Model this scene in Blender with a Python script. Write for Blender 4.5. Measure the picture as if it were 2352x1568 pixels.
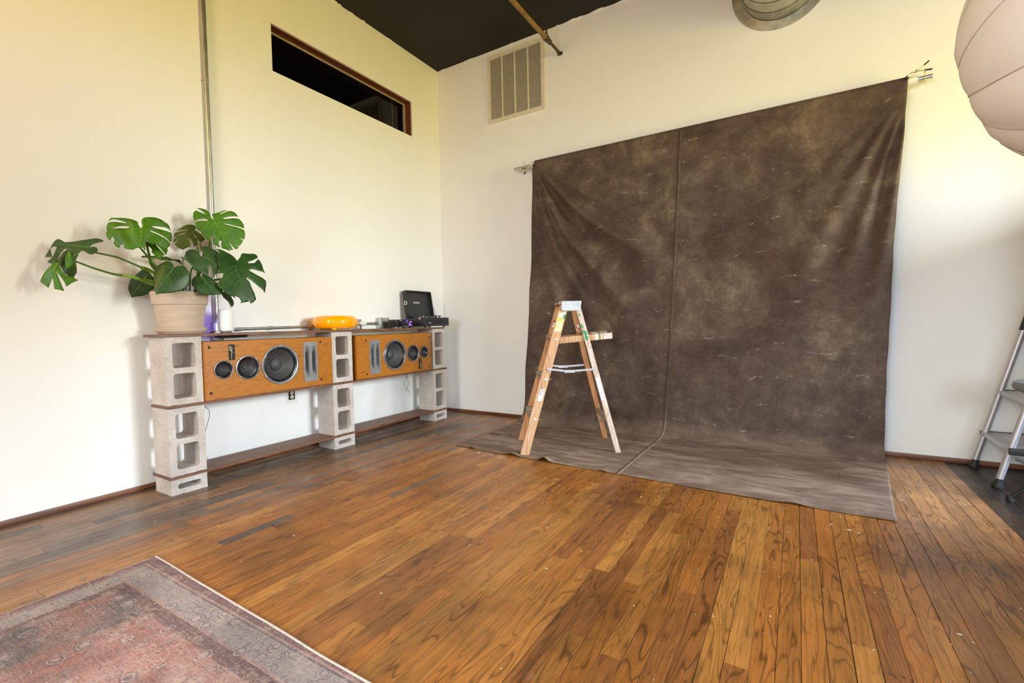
import bpy, bmesh, math, random
import numpy as np
from mathutils import Vector, Matrix, noise
from mathutils.geometry import tessellate_polygon, delaunay_2d_cdt

for o in list(bpy.data.objects):
    bpy.data.objects.remove(o)
SC = bpy.context.scene
COL = SC.collection
PI = math.pi
rnd = random.Random(7)

# ------------------------------------------------------------------ camera
CAM = Vector((3.3581, -4.053, 0.9622))
RT = Vector((0.85416881, 0.51964182, -0.01918392))
UP = Vector((-0.00409953, 0.04362079, 0.99903975))
FW = Vector((-0.51997965, 0.85326995, -0.03938981))
FPX = 1071.9655
cd = bpy.data.cameras.new('camera')
cd.sensor_width = 36.0
cd.lens = FPX * 36.0 / 2352.0
cd.clip_start = 0.02
cam = bpy.data.objects.new('camera', cd)
COL.objects.link(cam)
cam.matrix_world = Matrix(((RT.x, UP.x, -FW.x, CAM.x), (RT.y, UP.y, -FW.y, CAM.y), (RT.z, UP.z, -FW.z, CAM.z), (0, 0, 0, 1)))
SC.camera = cam

# ------------------------------------------------------------------ light and exposure
SC.view_settings.view_transform = 'Standard'
SC.view_settings.look = 'None'
SC.view_settings.exposure = -0.13
SC.view_settings.gamma = 1.0
SC.view_settings.use_curve_mapping = False
SC.cycles.max_bounces = 10
SC.cycles.diffuse_bounces = 6
SC.cycles.glossy_bounces = 4
SC.cycles.transmission_bounces = 4
SC.cycles.sample_clamp_indirect = 6.0
SC.cycles.blur_glossy = 1.0

W = bpy.data.worlds.new('world')
SC.world = W
W.use_nodes = True
W.node_tree.nodes['Background'].inputs[0].default_value = (0.75, 0.85, 1.0, 1)
W.node_tree.nodes['Background'].inputs[1].default_value = 0.3


def area(name, loc, target, sx, sy, power, color, spread=180):
    l = bpy.data.lights.new(name, 'AREA')
    l.shape = 'RECTANGLE'
    l.size, l.size_y = sx, sy
    l.energy = power
    l.color = color
    l.spread = math.radians(spread)
    o = bpy.data.objects.new(name, l)
    COL.objects.link(o)
    o.location = loc
    d = Vector(target) - Vector(loc)
    o.rotation_euler = d.to_track_quat('-Z', 'Y').to_euler()
    return o


# daylight: every window gives cool sky light that falls steeply and light thrown back flatly by the sunny
# yellow-green ground outside; the window nearest the back wall is the strongest
SKY, GROUND, DAY = (0.16, 0.40, 1.0), (1.0, 0.83, 0.08), (0.90, 0.97, 0.85)
area('daylight_ground', (7.38, -1.45, 1.75), (6.38, -1.45, 1.25), 1.25, 1.7, 205, GROUND, 120)
area('daylight_sky', (7.37, -1.45, 1.75), (6.37, -1.45, 0.75), 1.25, 1.7, 400, SKY, 110)
for wy in (-3.0, -4.65, -6.3):
    area('daylight', (7.38, wy, 1.75), (6.38, wy, 0.75), 1.25, 1.7, 20, DAY, 110)
for wx in (2.2, 5.2):
    area('daylight', (wx, -7.38, 1.75), (wx, -6.38, 1.12), 1.3, 1.7, 98, (0.76, 0.90, 1.0), 120)


def ceiling_lamp(loc, power, col=(1.0, 0.74, 0.38), r=0.2):
    l = bpy.data.lights.new('ceiling_lamp', 'POINT')
    l.energy = power
    l.color = col
    l.shadow_soft_size = r
    o = bpy.data.objects.new('ceiling_lamp', l)
    COL.objects.link(o)
    o.location = loc


# warm ceiling lamps outside the frame: by the far right corner and behind the camera
ceiling_lamp((5.0, -0.95, 3.35), 26, (1.0, 0.84, 0.60))
ceiling_lamp((1.6, -5.4, 3.3), 160, (1.0, 0.54, 0.04), 0.5)


# ------------------------------------------------------------------ helpers
def px(u, v, x=None, y=None, z=None):
    """a point of the room on the sight line of one image pixel, on the plane x / y / z = value"""
    d = RT * ((u - 1176) / FPX) - UP * ((v - 784) / FPX) + FW
    if x is not None:
        t = (x - CAM.x) / d.x
    elif y is not None:
        t = (y - CAM.y) / d.y
    else:
        t = (z - CAM.z) / d.z
    return CAM + d * t


def link_mesh(name, me, mat=None, parent=None, loc=None):
    o = bpy.data.objects.new(name, me)
    COL.objects.link(o)
    if mat is not None:
        me.materials.append(mat)
    if parent is not None:
        o.parent = parent
        if loc is None:      # mesh given in world coordinates
            q = parent
            off = Vector((0, 0, 0))
            while q is not None:
                off += q.location
                q = q.parent
            o.location = -off
        else:
            o.location = loc
    elif loc is not None:
        o.location = loc
    return o


def finish(bm, name, mat=None, parent=None, loc=None, smooth=None, recalc=True):
    if recalc:
        bmesh.ops.recalc_face_normals(bm, faces=bm.faces)
    if smooth is not None:
        a = math.radians(smooth)
        for f in bm.faces:
            f.smooth = True
        for e in bm.edges:
            if len(e.link_faces) == 2:
                e.smooth = e.calc_face_angle(0) < a
    me = bpy.data.meshes.new(name)
    bm.to_mesh(me)
    bm.free()
    return link_mesh(name, me, mat, parent, loc)


def tag(o, label=None, cat=None, group=None, kind=None):
    if label:
        o['label'] = label
    if cat:
        o['category'] = cat
    if group:
        o['group'] = group
    if kind:
        o['kind'] = kind
    return o


def empty(name, loc, label, cat, group=None):
    o = bpy.data.objects.new(name, None)
    COL.objects.link(o)
    o.location = loc
    o.empty_display_size = 0.05
    return tag(o, label, cat, group)


def copy_tree(o, parent=None):
    c = o.copy()
    COL.objects.link(c)
    c.parent = parent
    for ch in list(CHILDREN(o)):
        copy_tree(ch, c)
    return c


def CHILDREN(o):
    return [c for c in bpy.data.objects if c.parent == o]


def add_box(bm, lo_, hi_, M=None, bev=0.0):
    x0, y0, z0 = lo_
    x1, y1, z1 = hi_
    vs = [bm.verts.new(p) for p in [(x0, y0, z0), (x1, y0, z0), (x1, y1, z0), (x0, y1, z0), (x0, y0, z1), (x1, y0, z1), (x1, y1, z1), (x0, y1, z1)]]
    fs = [bm.faces.new([vs[i] for i in q]) for q in [(0, 3, 2, 1), (4, 5, 6, 7), (0, 1, 5, 4), (1, 2, 6, 5), (2, 3, 7, 6), (3, 0, 4, 7)]]
    if bev > 0:
        es = set()
        for f in fs:
            es.update(f.edges)
        r = bmesh.ops.bevel(bm, geom=list(es), offset=bev, segments=2, affect='EDGES', profile=0.5)
        vs = list({v for f in r['faces'] for v in f.verts} | {v for v in vs if v.is_valid})
    if M is not None:
        for v in vs:
            v.co = M @ v.co
    return vs


def box(name, lo_, hi_, mat, parent=None, bev=0.0, loc=None, smooth=None):
    bm = bmesh.new()
    add_box(bm, lo_, hi_, None, bev)
    return finish(bm, name, mat, parent, loc, smooth if smooth is not None else (40 if bev > 0 else None))


def add_beam(bm, a, b, wdir, w, t, bev=0.0):
    """rectangular bar from a to b; w along wdir, t across"""
    a, b = Vector(a), Vector(b)
    d = (b - a)
    L = d.length
    d.normalize()
    n = d.cross(Vector(wdir)).normalized()
    wd = n.cross(d).normalized()
    M = Matrix(((d.x, wd.x, n.x, a.x), (d.y, wd.y, n.y, a.y), (d.z, wd.z, n.z, a.z), (0, 0, 0, 1)))
    return add_box(bm, (0, -w / 2, -t / 2), (L, w / 2, t / 2), M, bev)


def beam(name, a, b, wdir, w, t, mat, parent=None, bev=0.0, loc=None):
    bm = bmesh.new()
    add_beam(bm, a, b, wdir, w, t, bev)
    return finish(bm, name, mat, parent, loc, 40 if bev else None)


def add_tube(bm, pts, r, seg=12, caps=True):
    pts = [Vector(p) for p in pts]
    n = len(pts)
    rs = r if isinstance(r, (list, tuple)) else [r] * n
    t0 = (pts[1] - pts[0]).normalized()
    up = Vector((0, 0, 1)) if abs(t0.z) < 0.9 else Vector((1, 0, 0))
    side = t0.cross(up).normalized()
    rings = []
    for i, p in enumerate(pts):
        if i == 0:
            t = t0
        elif i == n - 1:
            t = (pts[-1] - pts[-2]).normalized()
        else:
            t = ((pts[i + 1] - p).normalized() + (p - pts[i - 1]).normalized()).normalized()
        side = (side - t * side.dot(t)).normalized()
        bn = t.cross(side)
        rings.append([bm.verts.new(p + (side * math.cos(2 * PI * k / seg) + bn * math.sin(2 * PI * k / seg)) * rs[i]) for k in range(seg)])
    for i in range(n - 1):
        for k in range(seg):
            bm.faces.new((rings[i][k], rings[i][(k + 1) % seg], rings[i + 1][(k + 1) % seg], rings[i + 1][k]))
    if caps:
        bm.faces.new(rings[0][::-1])
        bm.faces.new(rings[-1])


def tube(name, pts, r, mat, parent=None, seg=12, loc=None):
    bm = bmesh.new()
    add_tube(bm, pts, r, seg)
    return finish(bm, name, mat, parent, loc, 50)


def catmull(pts, n=6):
    P = [Vector(p) for p in pts]
    P = [P[0] * 2 - P[1]] + P + [P[-1] * 2 - P[-2]]
    out = []
    for i in range(1, len(P) - 2):
        for k in range(n):
            t = k / n
            a, b, c, d = P[i - 1], P[i], P[i + 1], P[i + 2]
            out.append(0.5 * ((2 * b) + (c - a) * t + (2 * a - 5 * b + 4 * c - d) * t * t + (3 * b - a - 3 * c + d) * t ** 3))
    out.append(P[-2])
    return out


def add_lathe(bm, prof, M=None, seg=32, closed=False):
    """profile of (r, h) turned round the local z axis"""
    rings = []
    for r, h in prof:
        if r < 1e-6:
            v = bm.verts.new((0, 0, h))
            rings.append([v])
        else:
            rings.append([bm.verts.new((r * math.cos(2 * PI * k / seg), r * math.sin(2 * PI * k / seg), h)) for k in range(seg)])
    allv = [v for q in rings for v in q]
    m = len(rings)
    for i in range(m if closed else m - 1):
        A, B = rings[i], rings[(i + 1) % m]
        for k in range(seg):
            k2 = (k + 1) % seg
            if len(A) == 1 and len(B) == 1:
                continue
            if len(A) == 1:
                bm.faces.new((A[0], B[k2], B[k]))
            elif len(B) == 1:
                bm.faces.new((A[k], A[k2], B[0]))
            else:
                bm.faces.new((A[k], A[k2], B[k2], B[k]))
    if M is not None:
        for v in allv:
            v.co = M @ v.co


def lathe(name, prof, mat, parent=None, loc=None, M=None, seg=32, closed=False, smooth=35):
    bm = bmesh.new()
    add_lathe(bm, prof, M, seg, closed)
    return finish(bm, name, mat, parent, loc, smooth)


def add_plate(bm, outer, holes, t, fn):
    """flat plate with holes: 2D outline extruded by t; fn(u, v, w) -> point"""
    loops = [outer] + list(holes)
    tris = tessellate_polygon([[Vector((p[0], p[1], 0)) for p in lp] for lp in loops])
    flat = [p for lp in loops for p in lp]
    A = [bm.verts.new(fn(p[0], p[1], 0)) for p in flat]
    B = [bm.verts.new(fn(p[0], p[1], t)) for p in flat]
    for a, b, c in tris:
        try:
            bm.faces.new((A[a], A[b], A[c]))
            bm.faces.new((B[c], B[b], B[a]))
        except ValueError:
            pass
    k = 0
    for lp in loops:
        n = len(lp)
        for i in range(n):
            j = (i + 1) % n
            bm.faces.new((A[k + i], A[k + j], B[k + j], B[k + i]))
        k += n


def rrect(x0, y0, x1, y1, r=0.0, n=4):
    if r <= 0:
        return [(x0, y0), (x1, y0), (x1, y1), (x0, y1)]
    out = []
    for cx, cy, a in ((x1 - r, y0 + r, -PI / 2), (x1 - r, y1 - r, 0), (x0 + r, y1 - r, PI / 2), (x0 + r, y0 + r, PI)):
        for k in range(n + 1):
            t = a + PI / 2 * k / n
            out.append((cx + r * math.cos(t), cy + r * math.sin(t)))
    return out


def circ(cx, cy, r, n=32):
    return [(cx + r * math.cos(2 * PI * k / n), cy + r * math.sin(2 * PI * k / n)) for k in range(n)]


# ------------------------------------------------------------------ materials
class NT:
    def __init__(s, name):
        s.m = bpy.data.materials.new(name)
        s.m.use_nodes = True
        s.t = s.m.node_tree
        s.b = s.t.nodes['Principled BSDF']
        s.out = s.t.nodes['Material Output']

    def n(s, typ, **kw):
        nd = s.t.nodes.new(typ)
        for k, v in kw.items():
            setattr(nd, k, v)
        return nd

    def l(s, a, b):
        s.t.links.new(a, b)

    def coord(s, kind='Object', scale=(1, 1, 1), rot=(0, 0, 0), loc=None):
        mp = s.n('ShaderNodeMapping')
        mp.inputs['Scale'].default_value = scale
        mp.inputs['Rotation'].default_value = rot
        if loc is not None:
            mp.inputs['Location'].default_value = loc
        if kind == 'World':
            g = s.n('ShaderNodeNewGeometry')
            s.l(g.outputs['Position'], mp.inputs[0])
        else:
            tc = s.n('ShaderNodeTexCoord')
            s.l(tc.outputs[kind], mp.inputs[0])
        return mp.outputs[0]

    def noise(s, vec, scale=5, detail=3, rough=0.5, dist=0.0, out='Fac'):
        nd = s.n('ShaderNodeTexNoise')
        nd.inputs['Scale'].default_value = scale
        nd.inputs['Detail'].default_value = detail
        nd.inputs['Roughness'].default_value = rough
        nd.inputs['Distortion'].default_value = dist
        s.l(vec, nd.inputs['Vector'])
        return nd.outputs[out]

    def ramp(s, fac, stops, interp='LINEAR'):
        r = s.n('ShaderNodeValToRGB')
        r.color_ramp.interpolation = interp
        el = r.color_ramp.elements
        while len(el) > len(stops):
            el.remove(el[-1])
        while len(el) < len(stops):
            el.new(0.5)
        for e, (p, c) in zip(el, stops):
            e.position = p
            e.color = (c, c, c, 1) if isinstance(c, (int, float)) else (c[0], c[1], c[2], 1)
        s.l(fac, r.inputs[0])
        return r.outputs[0]

    def val(s, v):
        n = s.n('ShaderNodeValue')
        n.outputs[0].default_value = v
        return n.outputs[0]

    def math(s, op, a, b=None, c=None, clamp=False):
        m = s.n('ShaderNodeMath', operation=op)
        m.use_clamp = clamp
        for i, q in enumerate((a, b, c)):
            if q is None:
                continue
            if isinstance(q, (int, float)):
                m.inputs[i].default_value = q
            else:
                s.l(q, m.inputs[i])
        return m.outputs[0]

    def mix(s, fac, a, b, mode='MIX'):
        m = s.n('ShaderNodeMix', data_type='RGBA', blend_type=mode)
        for sock, q in ((m.inputs[0], fac), (m.inputs[6], a), (m.inputs[7], b)):
            if isinstance(q, (int, float)):
                sock.default_value = q
            elif isinstance(q, tuple):
                sock.default_value = (*q, 1) if len(q) == 3 else q
            else:
                s.l(q, sock)
        return m.outputs[2]

    def bump(s, h, strength=0.3, dist=0.002, prev=None):
        b = s.n('ShaderNodeBump')
        b.inputs['Strength'].default_value = strength
        b.inputs['Distance'].default_value = dist
        s.l(h, b.inputs['Height'])
        if prev is not None:
            s.l(prev, b.inputs['Normal'])
        s.l(b.outputs[0], s.b.inputs['Normal'])
        return b.outputs[0]

    def set(s, col=None, rough=None, metal=None, **kw):
        for nm, q in (('Base Color', col), ('Roughness', rough), ('Metallic', metal)):
            if q is None:
                continue
            if isinstance(q, (int, float)):
                s.b.inputs[nm].default_value = q
            elif isinstance(q, tuple):
                s.b.inputs[nm].default_value = (*q, 1)
            else:
                s.l(q, s.b.inputs[nm])
        for k, v in kw.items():
            s.b.inputs[k.replace('_', ' ')].default_value = v
        return s.m


def plain(name, col, rough=0.5, metal=0.0, var=0.12, scale=25, bump=0.0, kind='Object', **kw):
    s = NT(name)
    c = s.coord(kind)
    f = s.noise(c, scale, 3)
    a = tuple(x * (1 - var) for x in col)
    b = tuple(min(1, x * (1 + var)) for x in col)
    colr = s.ramp(f, [(0.3, a), (0.7, b)])
    s.set(colr, rough, metal, **kw)
    if bump:
        s.bump(s.noise(c, scale * 8, 2), bump, 0.001)
    return s.m


def wood(name, c1, c2, axis='y', rough=0.5, ring=6.0, grain=1.0, kind='Object', pale=None):
    s = NT(name)
    sc = {'x': (0.6, 9, 9), 'y': (9, 0.6, 9), 'z': (9, 9, 0.6)}[axis]
    v = s.coord(kind, sc)
    n1 = s.noise(v, ring * 0.22, 2, 0.5, 0.5)
    w = s.math('FRACT', s.math('MULTIPLY', n1, ring))
    rings = s.ramp(w, [(0.0, 0.25), (0.15, 0.85), (0.75, 0.7), (1.0, 0.25)])
    n2 = s.noise(v, 14, 4, 0.7)
    f = s.math('ADD', s.math('MULTIPLY', rings, 0.65), s.math('MULTIPLY', n2, 0.45 * grain))
    c = s.ramp(f, [(0.25, c1), (0.75, c2)])
    if pale is not None:
        pn = s.noise(s.coord(kind, {'x': (1.5, 12, 12), 'y': (12, 1.5, 12), 'z': (12, 12, 1.5)}[axis]), 3, 4, 0.65)
        c = s.mix(s.ramp(pn, [(pale[1], 0.0), (pale[1] + 0.2, 1.0)]), c, pale[0])
    s.set(c, rough)
    s.bump(n2, 0.15, 0.0006)
    return s.m


def wall_paint(name, col):
    s = NT(name)
    c = s.coord('World')
    n = s.noise(c, 120, 3, 0.6)
    n2 = s.noise(c, 1.3, 2)
    s.set(s.ramp(n2, [(0.3, tuple(x * 0.985 for x in col)), (0.7, col)]), 0.6)
    s.b.inputs['Specular IOR Level'].default_value = 0.25
    s.bump(n, 0.22, 0.0025)
    return s.m


M_WALL = wall_paint('white_wall_paint', (0.88, 0.87, 0.85))
M_CEIL = plain('black_ceiling_paint', (0.016, 0.013, 0.009), 0.85, var=0.25, scale=2, kind='World', bump=0.2)
M_BASE = wood('baseboard_wood', (0.07, 0.022, 0.010), (0.20, 0.075, 0.032), 'y', 0.45, 5, kind='World')
M_BASEX = wood('baseboard_wood_back', (0.07, 0.022, 0.010), (0.20, 0.075, 0.032), 'x', 0.45, 5, kind='World')


def floor_mat():
    s = NT('oak_floor')
    at = s.n('ShaderNodeAttribute', attribute_name='tint')
    ar = s.n('ShaderNodeAttribute', attribute_name='seed')
    g = s.n('ShaderNodeNewGeometry')
    ad = s.n('ShaderNodeCombineXYZ')
    s.l(s.math('MULTIPLY', ar.outputs['Fac'], 37.0), ad.inputs[2])
    s.l(s.math('MULTIPLY', ar.outputs['Fac'], 11.0), ad.inputs[1])
    va = s.n('ShaderNodeVectorMath', operation='ADD')
    s.l(g.outputs['Position'], va.inputs[0])
    s.l(ad.outputs[0], va.inputs[1])

    def mp(sc):
        m = s.n('ShaderNodeMapping')
        m.inputs['Scale'].default_value = sc
        s.l(va.outputs[0], m.inputs[0])
        return m.outputs[0]
    # cathedral figure
    n1 = s.noise(mp((11, 1.5, 1)), 1.0, 2, 0.45, 0.35)
    n1 = s.math('ADD', n1, s.math('MULTIPLY', s.noise(mp((90, 16, 1)), 1.0, 2, 0.6), 0.020))
    ring = s.math('FRACT', s.math('MULTIPLY', n1, 14.0))
    ringr = s.ramp(ring, [(0.0, 0.40), (0.05, 0.48), (0.16, 1.0), (0.70, 1.03), (0.90, 0.86), (1.0, 0.42)])
    pores = s.noise(mp((330, 9, 1)), 1.0, 3, 0.7)
    porer = s.ramp(pores, [(0.32, 0.52), (0.47, 1.0), (0.72, 1.15)])
    mott = s.noise(mp((30, 3.0, 1)), 1.0, 3, 0.6)
    mottr = s.ramp(mott, [(0.25, 0.75), (0.5, 1.0), (0.8, 1.22)])
    str_ = s.noise(mp((0.01, 0.01, 1)), 1.0, 0)
    amt = s.ramp(str_, [(0.38, 0.3), (0.58, 1.0)])
    ringm = s.mix(amt, (1.0, 1.0, 1.0), ringr)
    c = s.mix(1.0, at.outputs['Color'], ringm, 'MULTIPLY')
    c = s.mix(1.0, c, porer, 'MULTIPLY')
    c = s.mix(1.0, c, mottr, 'MULTIPLY')
    # cross checking of worn boards
    wc = s.coord('World', (30, 260, 1))
    ck = s.noise(wc, 1.0, 2, 0.6)
    ckr = s.ramp(ck, [(0.33, 0.72), (0.43, 1.0)])
    ckm = s.ramp(s.noise(s.coord('World'), 2.3, 2), [(0.52, 0.0), (0.66, 0.7)])
    c = s.mix(ckm, c, s.mix(1.0, c, ckr, 'MULTIPLY'))
    # grime patches and small dark spots
    gr = s.ramp(s.noise(s.coord('World'), 1.6, 5, 0.65), [(0.36, 0.66), (0.52, 1.0)])
    c = s.mix(1.0, c, gr, 'MULTIPLY')
    sp = s.ramp(s.noise(s.coord('World', (1, 1.0, 1)), 19, 4, 0.7), [(0.27, 0.35), (0.33, 1.0)])
    c = s.mix(1.0, c, sp, 'MULTIPLY')
    # pale scuffs
    sf = s.ramp(s.noise(s.coord('World', (3.2, 1.1, 1)), 6, 6, 0.75), [(0.60, 0.0), (0.74, 0.34)])
    c = s.mix(sf, c, (0.50, 0.38, 0.28))
    s.l(c, s.b.inputs['Base Color'])
    rg = s.ramp(s.noise(s.coord('World'), 5, 4, 0.6), [(0.3, 0.27), (0.7, 0.46)])
    s.l(rg, s.b.inputs['Roughness'])
    s.b.inputs['Specular IOR Level'].default_value = 0.5
    hh = s.math('ADD', s.math('MULTIPLY', pores, 0.5), s.math('MULTIPLY', s.noise(mp((5, 1.2, 1)), 2.0, 3), 1.6))
    s.bump(hh, 0.28, 0.0012)
    return s.m


M_FLOOR = floor_mat()
M_GAP = plain('dark_joint_dirt', (0.035, 0.02, 0.012), 0.9)

# ------------------------------------------------------------------ room shell
RX, RY, RH = 7.5, -7.5, 3.7175
bm = bmesh.new()
add_box(bm, (-0.02, RY, -0.08), (RX, 0.02, -0.0125))
floor = tag(finish(bm, 'floor', M_GAP), kind='structure')

# oak strips: every board its own part, the 300 that show largest
STRIP = 0.0625
boards = []
ns = int(RX / STRIP)
for i in range(ns):
    y = RY + rnd.uniform(-0.9, 0)
    while y < 0:
        L = rnd.choice((0.3, 0.45, 0.55, 0.7, 0.85, 1.0, 1.25, 1.6)) * rnd.uniform(0.85, 1.15)
        y2 = min(y + L, 0.0)
        if 0 - y2 < 0.12:
            y2 = 0.0
        a = max(y, RY)
        if y2 - a > 0.03:
            boards.append((i * STRIP, a, y2))
        y = y2
PAL = [(0.42, 0.160, 0.032), (0.38, 0.140, 0.027), (0.47, 0.195, 0.042), (0.34, 0.125, 0.030), (0.49, 0.210, 0.046), (0.41, 0.148, 0.026), (0.33, 0.120, 0.030), (0.44, 0.175, 0.036)]
GREY = [(0.24, 0.135, 0.080), (0.29, 0.165, 0.095), (0.17, 0.108, 0.074), (0.33, 0.185, 0.098), (0.15, 0.098, 0.070), (0.27, 0.140, 0.070)]
DARK_SHADED = [(0.030, 0.016, 0.010), (0.055, 0.026, 0.012), (0.040, 0.022, 0.014), (0.024, 0.015, 0.011)]  # dark board finish, tints deepened further to paint in the corner's shade


def board_tint(x, y0, y1):
    yc = (y0 + y1) / 2
    r = random.Random(int(x * 1000) * 7919 + int(yc * 100))
    c = Vector(r.choice(PAL))
    # worn grey boards along the left wall
    k = min(1.0, max(0.0, (1.15 - x) / 0.85)) * 0.95
    k = max(k, min(1, max(0, (1.9 - x) / 1.3)) * min(1, max(0, (yc + 1.6) / 1.2)) * 0.55)
    if r.random() < k + 0.03:
        c = Vector(r.choice(GREY))
    elif k > 0.1:
        c = c.lerp(Vector(r.choice(GREY)), 0.5 * k)
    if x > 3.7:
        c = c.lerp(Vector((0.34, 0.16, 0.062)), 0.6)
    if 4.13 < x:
        c = Vector(r.choice(DARK_SHADED))
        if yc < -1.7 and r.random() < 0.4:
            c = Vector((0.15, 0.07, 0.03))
    return c * r.uniform(0.86, 1.14)


def visible_size(b):
    best = 0
    x, a, y2 = b
    for t in (0.1, 0.5, 0.9):
        p = Vector((x + 0.03, a + (y2 - a) * t, 0)) - CAM
        zc = p.dot(FW)
        if zc < 0.3:
            continue
        u = 1176 + FPX * p.dot(RT) / zc
        v = 784 - FPX * p.dot(UP) / zc
        if -60 < u < 2412 and v < 1640:
            hidden = (1.12 < x < 3.72 and a > -1.15) or (1.1 < x < 2.25 and y2 < -3.25)
            if not hidden:
                best = max(best, (y2 - a) / zc ** 3 + 0.1 / zc ** 3)
    return best


boards.sort(key=visible_size, reverse=True)


def add_board(bm, x0, y0, x1, y1, off=(0, 0)):
    r = random.Random(int(x0 * 997 + y0 * 1013) + 5)
    g = r.choice((0.0003, 0.0005, 0.0006, 0.0011))
    c = 0.0007
    dz = r.uniform(-0.0004, 0.0002)
    t0, t1 = r.uniform(-0.0003, 0.0003), r.uniform(-0.0003, 0.0003)
    x0 += g
    x1 -= g
    y0 += 0.0004
    y1 -= 0.0004
    ox, oy = off
    P = [(x0, y0, -0.0135), (x1, y0, -0.0135), (x1, y1, -0.0135), (x0, y1, -0.0135),
         (x0, y0, dz - c + t0), (x1, y0, dz - c + t1), (x1, y1, dz - c + t1), (x0, y1, dz - c + t0),
         (x0 + c, y0 + c, dz + t0), (x1 - c, y0 + c, dz + t1), (x1 - c, y1 - c, dz + t1), (x0 + c, y1 - c, dz + t0)]
    v = [bm.verts.new((p[0] - ox, p[1] - oy, p[2])) for p in P]
    bm.faces.new((v[8], v[9], v[10], v[11]))
    for a in (0, 4):
        for k in range(4):
            k2 = (k + 1) % 4
            bm.faces.new((v[a + k], v[a + k2], v[a + 4 + k2], v[a + 4 + k]))
    return v


def tint_layers(me, tints):
    n = len(me.vertices)
    ca = np.ones((n, 4), dtype=np.float32)
    sa = np.zeros(n, dtype=np.float32)
    for s0, s1, c, sd in tints:
        ca[s0:s1, :3] = c
        sa[s0:s1] = sd
    a = me.attributes.new('tint', 'FLOAT_COLOR', 'POINT')
    a.data.foreach_set('color', ca.ravel())
    b = me.attributes.new('seed', 'FLOAT', 'POINT')
    b.data.foreach_set('value', sa)


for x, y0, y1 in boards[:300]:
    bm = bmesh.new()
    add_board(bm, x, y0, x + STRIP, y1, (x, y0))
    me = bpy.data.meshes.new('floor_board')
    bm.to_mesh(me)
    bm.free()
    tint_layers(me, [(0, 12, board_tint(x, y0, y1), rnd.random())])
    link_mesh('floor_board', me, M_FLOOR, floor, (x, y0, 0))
bm = bmesh.new()
tl = []
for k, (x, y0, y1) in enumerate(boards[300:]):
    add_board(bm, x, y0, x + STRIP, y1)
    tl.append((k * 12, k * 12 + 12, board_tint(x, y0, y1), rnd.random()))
me = bpy.data.meshes.new('far_floor_boards')
bm.to_mesh(me)
bm.free()
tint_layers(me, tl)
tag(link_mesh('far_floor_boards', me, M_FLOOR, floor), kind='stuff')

box_ = box('ceiling', (-0.02, RY, RH), (RX, 0.02, RH + 0.1), M_CEIL)
tag(box_, kind='structure')

# left wall with the high interior window
WY0, WY1, WZ0, WZ1 = -1.914, -0.418, 2.884, 3.235
bm = bmesh.new()
add_plate(bm, [(RY, -0.02), (0.02, -0.02), (0.02, RH + 0.02), (RY, RH + 0.02)], [[(WY0, WZ0), (WY0, WZ1), (WY1, WZ1), (WY1, WZ0)]], 0.13, lambda u, v, w: (-w, u, v))
wall_left = tag(finish(bm, 'wall_left', M_WALL), kind='structure')
tag(box('wall_back', (-0.13, 0.0, -0.02), (RX + 0.13, 0.13, RH + 0.02), M_WALL), kind='structure')
bm = bmesh.new()
hol = [[(wy - 0.62, 0.9), (wy - 0.62, 2.6), (wy + 0.62, 2.6), (wy + 0.62, 0.9)] for wy in (-1.45, -3.0, -4.65, -6.3)]
add_plate(bm, [(RY, -0.02), (0.0, -0.02), (0.0, RH + 0.02), (RY, RH + 0.02)], hol, 0.13, lambda u, v, w: (RX + w, u, v))
tag(finish(bm, 'wall_right', M_WALL), kind='structure')
bm = bmesh.new()
hol = [[(wx - 0.65, 0.9), (wx - 0.65, 2.6), (wx + 0.65, 2.6), (wx + 0.65, 0.9)] for wx in (2.2, 5.2)]
add_plate(bm, [(-0.13, -0.02), (RX + 0.13, -0.02), (RX + 0.13, RH + 0.02), (-0.13, RH + 0.02)], hol, 0.13, lambda u, v, w: (u, RY - w, v))
tag(finish(bm, 'wall_front', M_WALL), kind='structure')
# window frames of the daylight windows (behind and beside the camera)
M_FRAMEW = plain('white_window_frame', (0.7, 0.7, 0.68), 0.4)
wn = 2
for wy in (-1.45, -3.0, -4.65, -6.3):
    bm = bmesh.new()
    x0 = RX + 0.02
    for a, b in (((x0, wy - 0.62, 0.9), (x0 + 0.05, wy - 0.57, 2.6)), ((x0, wy + 0.57, 0.9), (x0 + 0.05, wy + 0.62, 2.6)), ((x0, wy - 0.57, 0.9), (x0 + 0.05, wy + 0.57, 0.95)), ((x0, wy - 0.57, 2.55), (x0 + 0.05, wy + 0.57, 2.6)), ((x0, wy - 0.57, 1.73), (x0 + 0.05, wy + 0.57, 1.78))):
        add_box(bm, a, b)
    tag(finish(bm, 'window_%d' % wn, M_FRAMEW), kind='structure')
    wn += 1
for wx in (2.2, 5.2):
    bm = bmesh.new()
    y0 = RY - 0.07
    for a, b in (((wx - 0.65, y0, 0.9), (wx - 0.6, y0 + 0.05, 2.6)), ((wx + 0.6, y0, 0.9), (wx + 0.65, y0 + 0.05, 2.6)), ((wx - 0.6, y0, 0.9), (wx + 0.6, y0 + 0.05, 0.95)), ((wx - 0.6, y0, 2.55), (wx + 0.6, y0 + 0.05, 2.6)), ((wx - 0.6, y0, 1.73), (wx + 0.6, y0 + 0.05, 1.78))):
        add_box(bm, a, b)
    tag(finish(bm, 'window_%d' % wn, M_FRAMEW), kind='structure')
    wn += 1

BBH = 0.032
for nm, a, b, m in (('baseboard_left', (0.0, RY, 0.0), (0.013, 0.0, BBH), M_BASE), ('baseboard_back', (0.013, -0.013, 0.0), (RX, 0.0, BBH), M_BASEX)):
    tag(box(nm, a, b, m, bev=0.003), kind='structure')

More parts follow.
